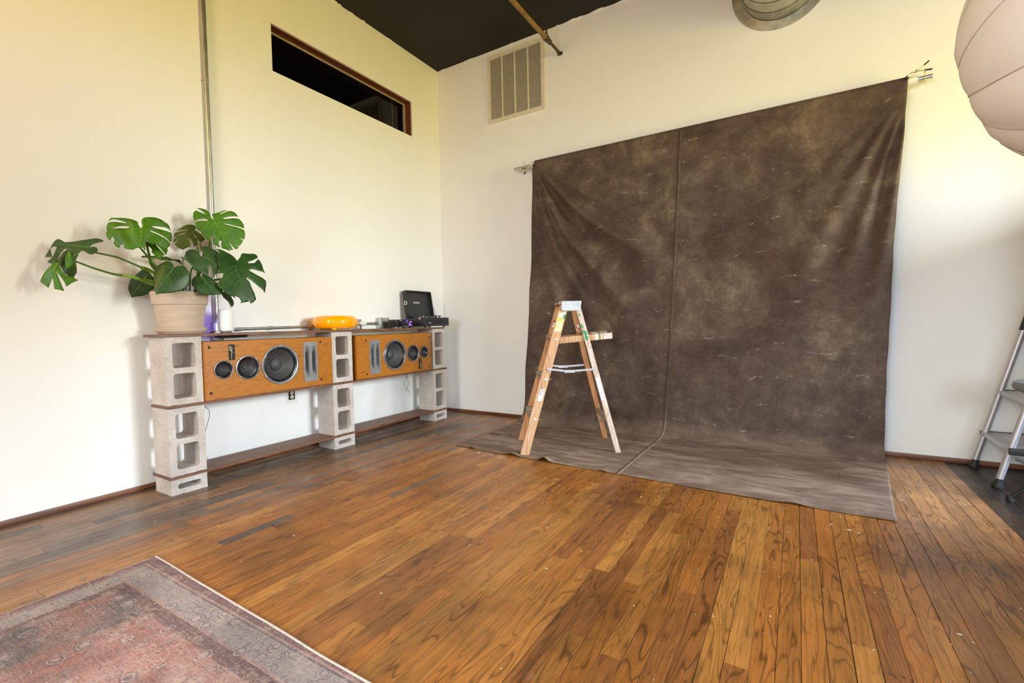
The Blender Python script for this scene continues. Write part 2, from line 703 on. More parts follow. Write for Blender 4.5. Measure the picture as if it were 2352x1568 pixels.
# ragged cut-in line where the white wall paint runs onto the ceiling
bm = bmesh.new()
r2 = random.Random(3)
for (c, w, d) in ((0.43, 0.07, 0.010), (0.08, 0.02, 0.01), (1.62, 0.10, 0.020), (1.45, 0.02, 0.010), (0.95, 0.03, 0.006), (2.2, 0.2, 0.02), (1.85, 0.09, 0.018)):
    pts = []
    n = 9
    for k in range(n):
        pts.append((c - w + 2 * w * k / (n - 1), -0.0005))
    for k in range(n):
        t = (n - 1 - k) / (n - 1)
        pts.append((c - w + 2 * w * t, -d * (0.3 + 0.7 * r2.random()) * math.sin(PI * min(0.98, max(0.02, t))) - 0.0015))
    add_plate(bm, pts, [], 0.001, lambda u, v, w_: (u, v, RH - 0.0016 + w_))
for (c, w, d) in ((-1.15, 0.03, 0.008), (-1.02, 0.02, 0.01), (-1.34, 0.05, 0.014), (-1.28, 0.02, 0.012), (-0.7, 0.03, 0.005)):
    add_plate(bm, [(c - w, 0.0005), (c + w, 0.0005), (c + w * 0.4, d), (c - w * 0.6, d * 0.8)], [], 0.001, lambda u, v, w_: (v, u, RH - 0.0016 + w_))
tag(finish(bm, 'paint_overlap', M_WALL), 'ragged white wall paint smeared onto the edge of the black ceiling', 'paint', kind='stuff')

# ------------------------------------------------------------------ interior window in the left wall
M_FRAME = plain('red_brown_frame', (0.17, 0.045, 0.012), 0.4, var=0.15)
M_STOP = plain('pale_window_stop', (0.42, 0.34, 0.26), 0.5)
g = NT('window_glass')
g.t.nodes.remove(g.b)
gl = g.n('ShaderNodeBsdfGlossy')
gl.inputs['Roughness'].default_value = 0.02
gl.inputs['Color'].default_value = (0.8, 0.8, 0.8, 1)
tr = g.n('ShaderNodeBsdfTransparent')
tr.inputs['Color'].default_value = (0.85, 0.86, 0.84, 1)
fr = g.n('ShaderNodeFresnel')
fr.inputs['IOR'].default_value = 1.45
mx = g.n('ShaderNodeMixShader')
_gb = g.n('ShaderNodeNewGeometry')
g.l(g.math('MULTIPLY', fr.outputs[0], g.math('SUBTRACT', 1.0, _gb.outputs['Backfacing'])), mx.inputs[0])
g.l(tr.outputs[0], mx.inputs[1])
g.l(gl.outputs[0], mx.inputs[2])
g.l(mx.outputs[0], g.out.inputs['Surface'])
M_GLASS = g.m
win = bpy.data.objects.new('window_1', None)
COL.objects.link(win)
win.location = (-0.06, (WY0 + WY1) / 2, WZ0)
tag(win, kind='structure')


def ring_frame(name, inset0, inset1, xa, xb, mat):
    bm = bmesh.new()
    a0 = [(WY0 + inset0, WZ0 + inset0), (WY1 - inset0, WZ0 + inset0), (WY1 - inset0, WZ1 - inset0), (WY0 + inset0, WZ1 - inset0)]
    a1 = [(WY0 + inset1, WZ0 + inset1), (WY0 + inset1, WZ1 - inset1), (WY1 - inset1, WZ1 - inset1), (WY1 - inset1, WZ0 + inset1)]
    add_plate(bm, a0, [a1], xa - xb, lambda u, v, w: (xa - w, u, v))
    return finish(bm, name, mat, win)


ring_frame('window_frame', 0.0, 0.008, -0.016, -0.088, M_FRAME)
ring_frame('window_stop', 0.0, 0.020, -0.088, -0.098, M_STOP)
box('pane', (-0.108, WY0 + 0.002, WZ0 + 0.002), (-0.103, WY1 - 0.002, WZ1 - 0.002), M_GLASS, win)
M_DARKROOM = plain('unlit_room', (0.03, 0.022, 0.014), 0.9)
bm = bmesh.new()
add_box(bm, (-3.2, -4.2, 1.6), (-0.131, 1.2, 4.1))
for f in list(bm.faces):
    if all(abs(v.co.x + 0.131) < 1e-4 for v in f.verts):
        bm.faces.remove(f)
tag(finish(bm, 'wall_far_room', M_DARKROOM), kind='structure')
s = NT('red_light_glow')
s.set((0.6, 0.03, 0.01), 0.4)
s.b.inputs['Emission Color'].default_value = (1, 0.06, 0.0, 1)
s.b.inputs['Emission Strength'].default_value = 1.0
M_RED = s.m
p = px(936, 297, x=-0.16)
bm = bmesh.new()
add_box(bm, (-0.19, p.y - 0.045, WZ0 + 0.02), (-0.15, p.y + 0.05, WZ0 + 0.055), None, 0.004)
tag(finish(bm, 'warning_light', M_RED), 'small glowing red light behind the lower right corner of the high window', 'light')
tag(tube('hanging_cable', catmull([(-0.17, -0.53, WZ0 - 0.1), (-0.165, -0.53, 3.0), (-0.168, -0.525, 3.12), (-0.16, -0.54, 3.3)], 5), 0.004, plain('grey_cable', (0.12, 0.12, 0.12), 0.5)), 'thin grey cable hanging behind the glass of the high window', 'cable')

# ------------------------------------------------------------------ steel duct through the back wall
M_GALV = NT('galvanised_steel')
c = M_GALV.coord('World')
n = M_GALV.noise(c, 14, 4, 0.6)
M_GALV.set(M_GALV.ramp(n, [(0.3, (0.34, 0.33, 0.28)), (0.7, (0.55, 0.53, 0.46))]), M_GALV.ramp(n, [(0.3, 0.34), (0.7, 0.5)]), 0.75)
M_GALV = M_GALV.m
DX, DZ = 3.25, 3.41
duct = empty('ventilation_duct', (DX, -0.02, DZ), 'round galvanised steel duct with spiral seams coming out of the back wall', 'duct')
MD = Matrix.Translation((DX, 0, DZ)) @ Matrix.Rotation(PI / 2, 4, 'X')
lathe('duct_pipe', [(0.258, 0.006), (0.258, 7.3), (0.252, 7.3), (0.252, 0.006)], M_GALV, duct, M=MD, seg=72, closed=True)
hp = []
for k in range(72 * 58):
    a = 2 * PI * k / 72
    hp.append((DX + 0.2585 * math.cos(a), -0.03 - 0.122 * k / 72, DZ + 0.2585 * math.sin(a)))
    if hp[-1][1] < -7.2:
        break
tube('seam', hp, 0.0028, plain('dark_seam', (0.10, 0.085, 0.055), 0.5, 0.6), duct, seg=5)
lathe('flange', [(0.262, 0.004), (0.262, 0.012), (0.322, 0.007), (0.324, 0.002), (0.30, 0.001)], M_GALV, duct, M=MD, seg=72, closed=True)
hl = []
for k in range(2):
    pass

# ------------------------------------------------------------------ return-air vent
M_VENT = plain('cream_vent_enamel', (0.72, 0.66, 0.53), 0.45, var=0.05)
vent = empty('air_vent', (0.985, 0, 3.0), 'large cream metal air return grille high on the back wall', 'vent')
VX0, VX1, VZ0, VZ1 = 0.662, 1.308, 2.992, 3.66
bw = 0.034
cols = 4
cw = (VX1 - VX0 - 2 * bw - 3 * 0.012) / cols
cells = [(VX0 + bw + k * (cw + 0.012), VX0 + bw + k * (cw + 0.012) + cw) for k in range(cols)]
bm = bmesh.new()
add_plate(bm, rrect(VX0, VZ0, VX1, VZ1), [[(a, VZ0 + bw), (a, VZ1 - bw), (b, VZ1 - bw), (b, VZ0 + bw)] for a, b in cells], 0.012, lambda u, v, w: (u, -0.002 - w, v))
finish(bm, 'vent_frame', M_VENT, vent)
M_VDARK = plain('dark_vent_throat', (0.16, 0.13, 0.085), 0.9)
box('backing', (VX0 + 0.02, -0.0018, VZ0 + 0.02), (VX1 - 0.02, -0.0005, VZ1 - 0.02), M_VDARK, vent)
for a, b in cells:
    bm = bmesh.new()
    nl = 48
    dz = (VZ1 - VZ0 - 2 * bw) / nl
    for k in range(nl):
        z = VZ0 + bw + (k + 0.5) * dz
        v = [bm.verts.new(p) for p in ((a, -0.003, z + dz * 0.45), (b, -0.003, z + dz * 0.45), (b, -0.0125, z - dz * 0.34), (a, -0.0125, z - dz * 0.34), (a, -0.003, z + dz * 0.62), (b, -0.003, z + dz * 0.62), (b, -0.0125, z + dz * 0.06), (a, -0.0125, z + dz * 0.06))]
        for q in ((0, 1, 2, 3), (7, 6, 5, 4), (3, 2, 6, 7), (0, 4, 5, 1), (0, 3, 7, 4), (1, 5, 6, 2)):
            bm.faces.new([v[i] for i in q])
    tag(finish(bm, 'louvers', M_VENT, vent), kind='stuff')
for sx, sz in ((VX0 + 0.017, 3.2), (VX1 - 0.017, 3.4), (VX0 + 0.31, VZ0 + 0.015), (VX0 + 0.017, 3.55), (VX1 - 0.017, 3.06)):
    lathe('screw', [(0, 0.0165), (0.003, 0.0158), (0.0042, 0.0141)], M_VDARK, vent, M=Matrix.Translation((sx, 0, sz)) @ Matrix.Rotation(PI / 2, 4, 'X'), seg=10)

# ------------------------------------------------------------------ sprinkler pipe
M_BRASS = plain('brown_painted_pipe', (0.30, 0.17, 0.055), 0.45, 0.35, var=0.25, scale=14)
M_OLDBRASS = plain('dark_old_brass', (0.09, 0.06, 0.022), 0.45, 0.7, var=0.3, scale=60)
PXX, PZZ = 1.475, 3.452
sp = empty('sprinkler_pipe', (PXX, -0.02, PZZ), 'brown sprinkler pipe under the black ceiling ending at the back wall', 'pipe')
tube('pipe', [(PXX, -5.8, PZZ), (PXX, -0.30, PZZ)], 0.020, M_BRASS, sp, seg=20)
tube('pipe_end', [(PXX, -0.29, PZZ), (PXX, -0.001, PZZ)], 0.0125, M_OLDBRASS, sp, seg=16)
tube('coupling', [(PXX, -0.325, PZZ), (PXX, -0.315, PZZ), (PXX, -0.27, PZZ), (PXX, -0.255, PZZ), (PXX, -0.215, PZZ), (PXX, -0.205, PZZ)], [0.021, 0.027, 0.027, 0.022, 0.022, 0.016], M_OLDBRASS, sp, seg=16)
lathe('collar', [(0.0215, -0.003), (0.0255, -0.003), (0.0255, 0.003), (0.0215, 0.003)], plain('pale_ring', (0.5, 0.38, 0.2), 0.5), sp, M=Matrix.Translation((PXX, -0.33, PZZ)) @ Matrix.Rotation(PI / 2, 4, 'X'), seg=20, closed=True)
bm = bmesh.new()
add_lathe(bm, [(0, 0.02), (0.013, 0.022), (0.012, 0.045), (0.007, 0.05), (0.004, 0.052), (0.004, 0.075), (0.016, 0.078), (0.017, 0.082), (0, 0.085)], Matrix.Translation((PXX, -0.285, PZZ)), 16)
add_tube(bm, [(PXX, -0.297, PZZ + 0.045), (PXX, -0.303, PZZ + 0.062), (PXX, -0.291, PZZ + 0.077)], 0.002, 6)
add_tube(bm, [(PXX, -0.273, PZZ + 0.045), (PXX, -0.267, PZZ + 0.062), (PXX, -0.279, PZZ + 0.077)], 0.002, 6)
finish(bm, 'sprinkler_head', M_OLDBRASS, sp, smooth=40)
bm = bmesh.new()
add_box(bm, (PXX - 0.024, -0.016, PZZ - 0.012), (PXX + 0.024, -0.0005, PZZ + 0.012), None, 0.002)
add_box(bm, (PXX - 0.008, -0.06, PZZ - 0.022), (PXX + 0.008, -0.016, PZZ - 0.008), None, 0.002)
finish(bm, 'clamp', M_OLDBRASS, sp)

# ------------------------------------------------------------------ painted canvas backdrop on a pole
def canvas_mat():
    s = NT('painted_canvas')
    uv = s.n('ShaderNodeAttribute', attribute_name='flat')

    def mp(sc, loc=(0, 0, 0)):
        m = s.n('ShaderNodeMapping')
        m.inputs['Scale'].default_value = sc
        m.inputs['Location'].default_value = loc
        s.l(uv.outputs['Vector'], m.inputs[0])
        return m.outputs[0]
    n1 = s.noise(mp((1, 0.8, 1)), 2.4, 6, 0.62, 0.6)
    n2 = s.noise(mp((1.0, 1.0, 1), (3, 5, 0)), 9, 5, 0.7, 0.4)
    f = s.math('ADD', s.math('MULTIPLY', n1, 0.62), s.math('MULTIPLY', n2, 0.38))
    f = s.math('ADD', s.math('MULTIPLY', f, 0.85), s.math('MULTIPLY', s.noise(mp((1, 1, 1), (1, 7, 0)), 45, 4, 0.75), 0.15))
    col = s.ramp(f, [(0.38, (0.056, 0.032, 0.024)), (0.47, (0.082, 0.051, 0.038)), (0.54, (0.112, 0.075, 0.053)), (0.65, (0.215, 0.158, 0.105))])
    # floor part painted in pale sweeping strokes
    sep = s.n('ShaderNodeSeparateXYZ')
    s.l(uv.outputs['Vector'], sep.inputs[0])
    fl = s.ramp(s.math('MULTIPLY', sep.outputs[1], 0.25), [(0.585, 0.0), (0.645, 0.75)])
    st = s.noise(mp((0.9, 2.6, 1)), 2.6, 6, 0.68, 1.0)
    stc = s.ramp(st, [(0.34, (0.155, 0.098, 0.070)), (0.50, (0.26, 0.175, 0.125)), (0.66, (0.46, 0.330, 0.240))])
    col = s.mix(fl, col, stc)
    # rubbed crease dashes in rows
    wob = s.noise(mp((1.3, 1, 1)), 2.0, 2)
    rows = s.math('FRACT', s.math('ADD', s.math('MULTIPLY', sep.outputs[1], 5.3), s.math('MULTIPLY', wob, 2.2)))
    line = s.ramp(s.math('ABSOLUTE', s.math('SUBTRACT', rows, 0.5)), [(0.0, 1.0), (0.025, 0.8), (0.06, 0.0)])
    dash = s.ramp(s.noise(mp((5, 9, 1), (1, 2, 0)), 2.6, 5, 0.8), [(0.545, 0.0), (0.63, 0.8)])
    col = s.mix(s.math('MULTIPLY', line, dash), col, (0.34, 0.26, 0.21))
    # vertical hair-line rubs
    vl = s.noise(mp((30, 0.9, 1)), 2.0, 3, 0.6)
    vlr = s.ramp(s.math('ABSOLUTE', s.math('SUBTRACT', vl, 0.5)), [(0.0, 0.12), (0.008, 0.0)])
    col = s.mix(vlr, col, (0.24, 0.18, 0.12))
    fine = s.noise(mp((1, 1, 1)), 320, 2, 0.6)
    col = s.mix(1.0, col, s.ramp(fine, [(0.3, 0.84), (0.7, 1.16)]), 'MULTIPLY')
    s.l(col, s.b.inputs['Base Color'])
    s.b.inputs['Roughness'].default_value = 0.72
    s.b.inputs['Specular IOR Level'].default_value = 0.3
    # crumples
    a = s.noise(mp((1, 1, 1)), 5, 4, 0.55, 0.7)
    b = s.ramp(s.math('ABSOLUTE', s.math('SUBTRACT', s.noise(mp((9, 1.1, 1), (7, 1, 0)), 1.6, 2, 0.5, 0.5), 0.5)), [(0.0, 1.0), (0.012, 0.0)])
    d = s.ramp(s.math('ABSOLUTE', s.math('SUBTRACT', s.noise(mp((1.0, 8, 1), (2, 9, 0)), 1.3, 2, 0.5, 0.5), 0.5)), [(0.0, 1.0), (0.012, 0.0)])
    gate = s.ramp(s.noise(mp((1, 1, 1), (4, 4, 0)), 3.0, 2), [(0.54, 0.0), (0.66, 0.8)])
    h = s.math('ADD', s.math('MULTIPLY', a, 1.3), s.math('MULTIPLY', s.math('MULTIPLY', s.math('ADD', b, d), gate), 0.35))
    h = s.math('ADD', h, s.math('MULTIPLY', fine, 0.05))
    s.bump(h, 0.55, 0.012)
    return s.m


M_CANVAS = canvas_mat()
PY = -0.085          # pole axis
CY = PY - 0.034      # hanging plane of the cloth
LV = 2.47            # height of the hanging part
RC = 0.13


def smooth01(t):
    t = max(0.0, min(1.0, t))
    return t * t * (3 - 2 * t)


def interp(t, pts):
    for (a, va), (b, vb) in zip(pts, pts[1:]):
        if t <= b:
            return va + (vb - va) * (t - a) / (b - a)
    return pts[-1][1]


ZT = 2.462
arc = RC * PI / 2
Lh = ZT - RC
ffl, ffr = 1.045 - RC - 0.0, 1.175 - RC


def canvas_pt(u, v):
    """u 0..1 across, v 0..1 down the wall and out over the floor"""
    lf = (-CY)
    yfront = interp(u, [(0, -1.164), (0.25, -1.215), (0.5, -1.243), (0.76, -1.290), (1, -1.300)])
    Lf = (-yfront) - lf - RC
    total = Lh + arc + Lf
    s_ = v * total
    if s_ < Lh:
        z = ZT - s_
        y = CY
        n = Vector((0, -1, 0))
    elif s_ < Lh + arc:
        a = (s_ - Lh) / RC
        z = RC - RC * math.sin(a)
        y = CY - RC + RC * math.cos(a)
        n = Vector((0, -math.cos(a), math.sin(a)))
    else:
        z = 0
        y = CY - RC - (s_ - Lh - arc)
        n = Vector((0, 0, 1))
    hz = s_ / (Lh + arc)
    xl = interp(hz, [(0, 1.240), (0.02, 1.222), (0.2, 1.205), (0.54, 1.172), (1.0, 1.062), (3, 1.04)])
    xr = interp(hz, [(0, 3.962), (0.1, 3.945), (0.42, 3.895), (0.75, 3.875), (1.0, 3.862), (1.5, 3.745), (3, 3.60)])
    xl += 0.004 * math.sin(s_ * 9) * min(1, s_ * 3)
    xr += (0.003 * math.sin(s_ * 5 + 1) + 0.001 * math.sin(s_ * 23)) * min(1, s_ * 3)
    x = xl + (xr - xl) * u
    # folds
    d = 0.0
    wv = smooth01((Lh + arc - s_) / 0.5)
    top = smooth01(s_ / 0.12)
    dx, dz = x - 1.22, ZT - z if s_ < Lh else ZT
    r = math.hypot(dx, dz)
    th = math.degrees(math.atan2(dz, max(dx, 1e-4)))
    fa = smooth01(r / 0.5) * (1 - smooth01((r - 1.1) / 1.0))
    for th0, w, A in ((60, 3.0, 0.085), (52, 2.6, -0.020), (71, 3.0, 0.040), (44, 3.2, 0.050), (31, 4.0, 0.030), (81, 2.6, 0.025)):
        d += A * fa * math.exp(-((th - th0 - 3 * math.sin(r * 3)) / w) ** 2)
    dx2, dz2 = 3.98 - x, dz
    r_ = math.hypot(dx2, dz2)
    t2 = math.degrees(math.atan2(dz2, max(dx2, 1e-4)))
    fb = smooth01((r_ - 0.12) / 0.4) * (1 - smooth01((r_ - 1.0) / 0.7))
    for th0, w, A in ((83, 2.6, 0.045), (74, 3.0, 0.026), (63, 4.2, 0.028), (50, 5, 0.014), (90, 1.6, -0.02)):
        d += A * fb * math.exp(-((t2 - th0) / w) ** 2)
    P = Vector((x * 1.3, z * 0.9 if s_ < Lh + arc else -0.2 + y, 3.1))
    d += wv * top * (0.030 * (noise.noise(P) + 0.25) + 0.010 * noise.noise(P * 3.3))
    # a row of vertical dents lower right
    d += wv * top * 0.012 * noise.noise(Vector((x * 6.0, z * 1.4, 1.0)))
    if s_ >= Lh:
        d = d * wv + (0.003 + 0.003 * noise.noise(Vector((x * 3, y * 3, 0)))) * smooth01((s_ - Lh) / arc)
        ed = smooth01((v - 0.95) / 0.05)
        for cx, w, A in ((1.60, 0.05, 0.018), (1.87, 0.035, 0.026), (2.30, 0.03, 0.008), (3.35, 0.06, 0.010), (1.22, 0.03, 0.008)):
            d += A * ed * math.exp(-((x - cx) / w) ** 2)
        d += 0.0015
    if s_ < Lh + arc:
        d = max(d, -0.02)
    pnt = Vector((x, y, z)) + n * max(d, -0.03)
    if pnt.z < 0.0015:
        pnt.z = 0.0015
    return pnt, n, x, s_


NU, NV = 230, 300
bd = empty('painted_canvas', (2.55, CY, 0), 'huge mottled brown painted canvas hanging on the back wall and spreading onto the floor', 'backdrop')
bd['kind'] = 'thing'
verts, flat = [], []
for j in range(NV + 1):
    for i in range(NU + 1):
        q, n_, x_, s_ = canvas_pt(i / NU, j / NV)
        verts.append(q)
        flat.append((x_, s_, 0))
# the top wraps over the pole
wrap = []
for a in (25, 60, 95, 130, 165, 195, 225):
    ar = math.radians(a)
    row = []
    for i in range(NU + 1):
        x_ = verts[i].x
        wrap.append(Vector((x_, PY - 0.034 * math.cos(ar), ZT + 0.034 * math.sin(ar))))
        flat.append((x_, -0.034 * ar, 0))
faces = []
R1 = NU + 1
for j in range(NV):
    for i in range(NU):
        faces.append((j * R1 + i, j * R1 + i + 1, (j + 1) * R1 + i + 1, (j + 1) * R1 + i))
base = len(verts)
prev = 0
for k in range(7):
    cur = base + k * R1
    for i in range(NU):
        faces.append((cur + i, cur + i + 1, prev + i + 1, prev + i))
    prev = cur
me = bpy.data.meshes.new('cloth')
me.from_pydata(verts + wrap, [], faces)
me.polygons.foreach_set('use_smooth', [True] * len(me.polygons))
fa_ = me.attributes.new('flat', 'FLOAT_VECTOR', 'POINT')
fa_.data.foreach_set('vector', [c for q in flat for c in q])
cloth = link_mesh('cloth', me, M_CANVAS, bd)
md = cloth.modifiers.new('t', 'SOLIDIFY')
md.thickness = 0.0012
# sewn seam, a raised ridge running down the cloth
seam = []
for k in range(140):
    v = k / 139
    best = None
    zz = interp(v, [(0, 2.572), (0.35, 2.508), (0.66, 2.436), (0.72, 2.42), (1, 2.408)])
    u = interp(v, [(0, 0), (1, 1)])
    lo_u, hi_u = 0.0, 1.0
    for _ in range(22):
        mu = (lo_u + hi_u) / 2
        if canvas_pt(mu, v)[2] < zz:
            lo_u = mu
        else:
            hi_u = mu
    q, n_, _, _ = canvas_pt(lo_u, v)
    seam.append(q + n_ * 0.001)
sm = tube('seam', seam, 0.0075, M_CANVAS, bd, seg=10)
fa_ = sm.data.attributes.new('flat', 'FLOAT_VECTOR', 'POINT')
fa_.data.foreach_set('vector', [c for v in sm.data.vertices for c in (v.co.x, ZT - v.co.z - v.co.y, 0)])

M_CHROME = NT('zinc_tube')
c = M_CHROME.coord('Object', (1, 1, 1))
M_CHROME.set(M_CHROME.ramp(M_CHROME.noise(c, 40, 2), [(0.3, (0.55, 0.56, 0.55)), (0.7, (0.72, 0.72, 0.70))]), 0.28, 0.9)
M_CHROME = M_CHROME.m
M_WHITEP = plain('white_plastic', (0.82, 0.82, 0.80), 0.35, var=0.02)
M_BLACKR = plain('black_rubber', (0.012, 0.012, 0.013), 0.55, var=0.2)
M_CREAMP = plain('cream_painted_steel', (0.62, 0.52, 0.33), 0.4, 0.2)
pole = empty('backdrop_pole', (2.54, PY, 2.447), 'long steel pole in a white tube carrying the brown canvas', 'pole')
tube('steel_tube', [(1.008, PY, 2.455), (4.085, PY, 2.470)], 0.0135, M_CHROME, pole, seg=20)
tube('core_tube', [(1.195, PY, 2.4595), (4.012, PY, 2.4665)], 0.0275, M_WHITEP, pole, seg=28)


def hook(name, x, z, label):
    e = empty(name, (x, 0, z), label, 'hook')
    pts = [(x, 0.0, z + 0.035), (x, -0.03, z + 0.035)]
    for k in range(13):
        a = PI / 2 - k * PI * 1.25 / 12
        pts.append((x, PY + 0.0 - 0.019 * math.sin(k * PI * 1.25 / 12) * 1.0 + 0.0, z + 0.0 + 0.0))
    pts = [(x, 0.0, z + 0.022), (x, -0.05, z + 0.022)] + [(x + 0.0, PY + 0.0195 * math.cos(a), z + 0.0195 * math.sin(a)) for a in [math.radians(d) for d in (40, 0, -40, -90, -140, -180, -220)]] + [(x, PY - 0.016, z + 0.030)]
    bm = bmesh.new()
    add_tube(bm, catmull(pts, 3), 0.0026, 8)
    ring = [(x, PY - 0.012 + 0.010 * math.cos(a), z + 0.042 + 0.010 * math.sin(a)) for a in [2 * PI * k / 14 for k in range(15)]]
    add_tube(bm, ring, 0.0022, 6)
    finish(bm, 'eye_hook', M_CREAMP, e, smooth=50)
    lathe('wall_plate', [(0, 0.003), (0.010, 0.003), (0.012, 0.0004)], M_CREAMP, e, M=Matrix.Translation((x, 0, z + 0.022)) @ Matrix.Rotation(PI / 2, 4, 'X'), seg=14)
    return e


hook('pole_hook', 1.125, 2.456, 'cream metal wall hook holding the near-corner end of the backdrop pole')
hook('pole_hook', 4.048, 2.470, 'cream metal wall hook holding the lantern-side end of the backdrop pole')


def clamp(pv, d1, d2, j1, label):
    """spring clamp: pivot pv, two handle directions, jaw direction; all in the plane y = const"""
    e = empty('spring_clamp', pv, label, 'clamp')
    pv = Vector(pv)
    for dh, off in ((d1, 0.006), (d2, -0.006)):
        dh = Vector(dh).normalized()
        side = dh.cross(Vector((0, 1, 0))).normalized()
        bm = bmesh.new()
        add_beam(bm, pv - dh * 0.004, pv + dh * 0.050, (0, 1, 0), 0.013, 0.0025, 0.0008)
        finish(bm, 'handle', M_CREAMP, e, smooth=40)
        bm = bmesh.new()
        add_beam(bm, pv + dh * 0.046, pv + dh * 0.078, (0, 1, 0), 0.0155, 0.0065, 0.002)
        finish(bm, 'handle_grip', M_BLACKR, e, smooth=40)
    j1 = Vector(j1).normalized()
    side = j1.cross(Vector((0, 1, 0))).normalized()
    for sg in (1, -1):
        bm = bmesh.new()
        add_beam(bm, pv, pv + j1 * 0.028 + side * sg * 0.012, (0, 1, 0), 0.013, 0.0025, 0.0008)
        add_beam(bm, pv + j1 * 0.028 + side * sg * 0.012, pv + j1 * 0.048 + side * sg * 0.006, (0, 1, 0), 0.013, 0.0025, 0.0008)
        finish(bm, 'jaw', M_CREAMP, e, smooth=40)
        bm = bmesh.new()
        add_beam(bm, pv + j1 * 0.044 + side * sg * 0.008, pv + j1 * 0.062 + side * sg * 0.004, (0, 1, 0), 0.015, 0.007, 0.002)
        finish(bm, 'jaw_pad', M_BLACKR, e, smooth=40)
    sp_ = [(pv.x + 0.006 * math.cos(a), pv.y - 0.008 + 0.016 * k / 40, pv.z + 0.006 * math.sin(a)) for k, a in enumerate([2 * PI * 4 * t / 40 for t in range(41)])]
    tube('spring', sp_, 0.0013, M_CHROME, e, seg=6)
    return e


clamp((1.190, CY - 0.004, 2.428), (-0.75, 0, -0.66), (-1, 0, 0.12), (1, 0, 0.25), 'small spring clamp with black tips at the near-corner end of the pole')
clamp((4.000, CY - 0.008, 2.505), (0.80, 0, 0.60), (1, 0, -0.10), (-0.75, 0, -0.45), 'small spring clamp with black tips at the lantern-side end of the pole')

# ------------------------------------------------------------------ concrete blocks and shelf boards
def concrete():
    s = NT('pale_concrete')
    c = s.coord('World')
    n1 = s.noise(c, 60, 5, 0.7)
    n2 = s.noise(c, 7, 3, 0.6)
    v = s.n('ShaderNodeTexVoronoi')
    v.inputs['Scale'].default_value = 150
    s.l(c, v.inputs['Vector'])
    pit = s.ramp(v.outputs['Distance'], [(0.05, 0.72), (0.22, 1.0)])
    gate = s.ramp(s.noise(c, 90, 2), [(0.56, 0.0), (0.62, 1.0)])
    col = s.ramp(s.math('ADD', s.math('MULTIPLY', n1, 0.5), s.math('MULTIPLY', n2, 0.5)), [(0.35, (0.46, 0.405, 0.365)), (0.65, (0.68, 0.61, 0.56))])
    col = s.mix(gate, col, s.mix(1.0, col, pit, 'MULTIPLY'))
    s.set(col, 0.92)
    s.b.inputs['Specular IOR Level'].default_value = 0.2
    s.bump(s.math('ADD', n1, s.math('MULTIPLY', s.noise(c, 300, 2), 0.5)), 0.6, 0.002)
    return s.m


M_CONC = concrete()
BWD, BHT, HB, TB = 0.194, 0.397, 0.0915, 0.0168
XB = 0.289      # front face of the blocks


def block_mesh(h, holes, seed):
    r = random.Random(seed)
    out = rrect(0, 0, BWD, h, 0.003, 2)
    # chipped arrises
    o2 = []
    for k, p in enumerate(out):
        o2.append(p)
        q = out[(k + 1) % len(out)]
        d = math.hypot(q[0] - p[0], q[1] - p[1])
        if d > 0.05:
            n = int(d / 0.018)
            for i in range(1, n):
                t = i / n
                x, y = p[0] + (q[0] - p[0]) * t, p[1] + (q[1] - p[1]) * t
                j = r.uniform(0, 0.0012) if r.random() > 0.12 else r.uniform(0.001, 0.003)
                x += j * (1 if x < 0.001 else -1 if x > BWD - 0.001 else 0)
                y += j * (1 if y < 0.001 else -1 if y > h - 0.001 else 0)
                o2.append((x, y))
    bm = bmesh.new()
    hl = [rrect(*q)[::-1] for q in holes]
    add_plate(bm, o2, hl, BWD, lambda u, v, w: (-w, u, v))
    bmesh.ops.recalc_face_normals(bm, faces=bm.faces)
    me = bpy.data.meshes.new('concrete_block')
    bm.to_mesh(me)
    bm.free()
    me.materials.append(M_CONC)
    return me


FULL = [block_mesh(BHT, [(0.037, 0.037, 0.157, 0.183, 0.017, 4), (0.037, 0.216, 0.157, 0.362, 0.017, 4)], k) for k in range(6)]
HALF = [block_mesh(HB, [(0.036, 0.031, 0.160, 0.062, 0.013, 4)], 20 + k) for k in range(3)]
YS = [-2.8169, -1.6991, -0.5279]
Z1 = HB + TB
Z2 = Z1 + BHT
Z3 = Z2 + TB
Z4 = Z3 + BHT
ZTOP = Z4 + TB
where = ['the plant-pot stack', 'the middle stack', 'the room-corner stack']
for i, y in enumerate(YS):
    for me, z, lab in ((HALF[i], 0.0, 'low grey half block on the floor at the foot of ' + where[i]),
                       (FULL[i * 2], Z1, 'lower tall concrete block of ' + where[i]),
                       (FULL[i * 2 + 1], Z3, 'upper tall concrete block of ' + where[i])):
        o = link_mesh('concrete_block', me, None, None, (XB, y, z))
        tag(o, lab, 'block', 'concrete blocks of the shelf')

M_PLANK = wood('dark_stained_plank', (0.045, 0.018, 0.010), (0.200, 0.085, 0.045), 'y', 0.5, 8, kind='World')


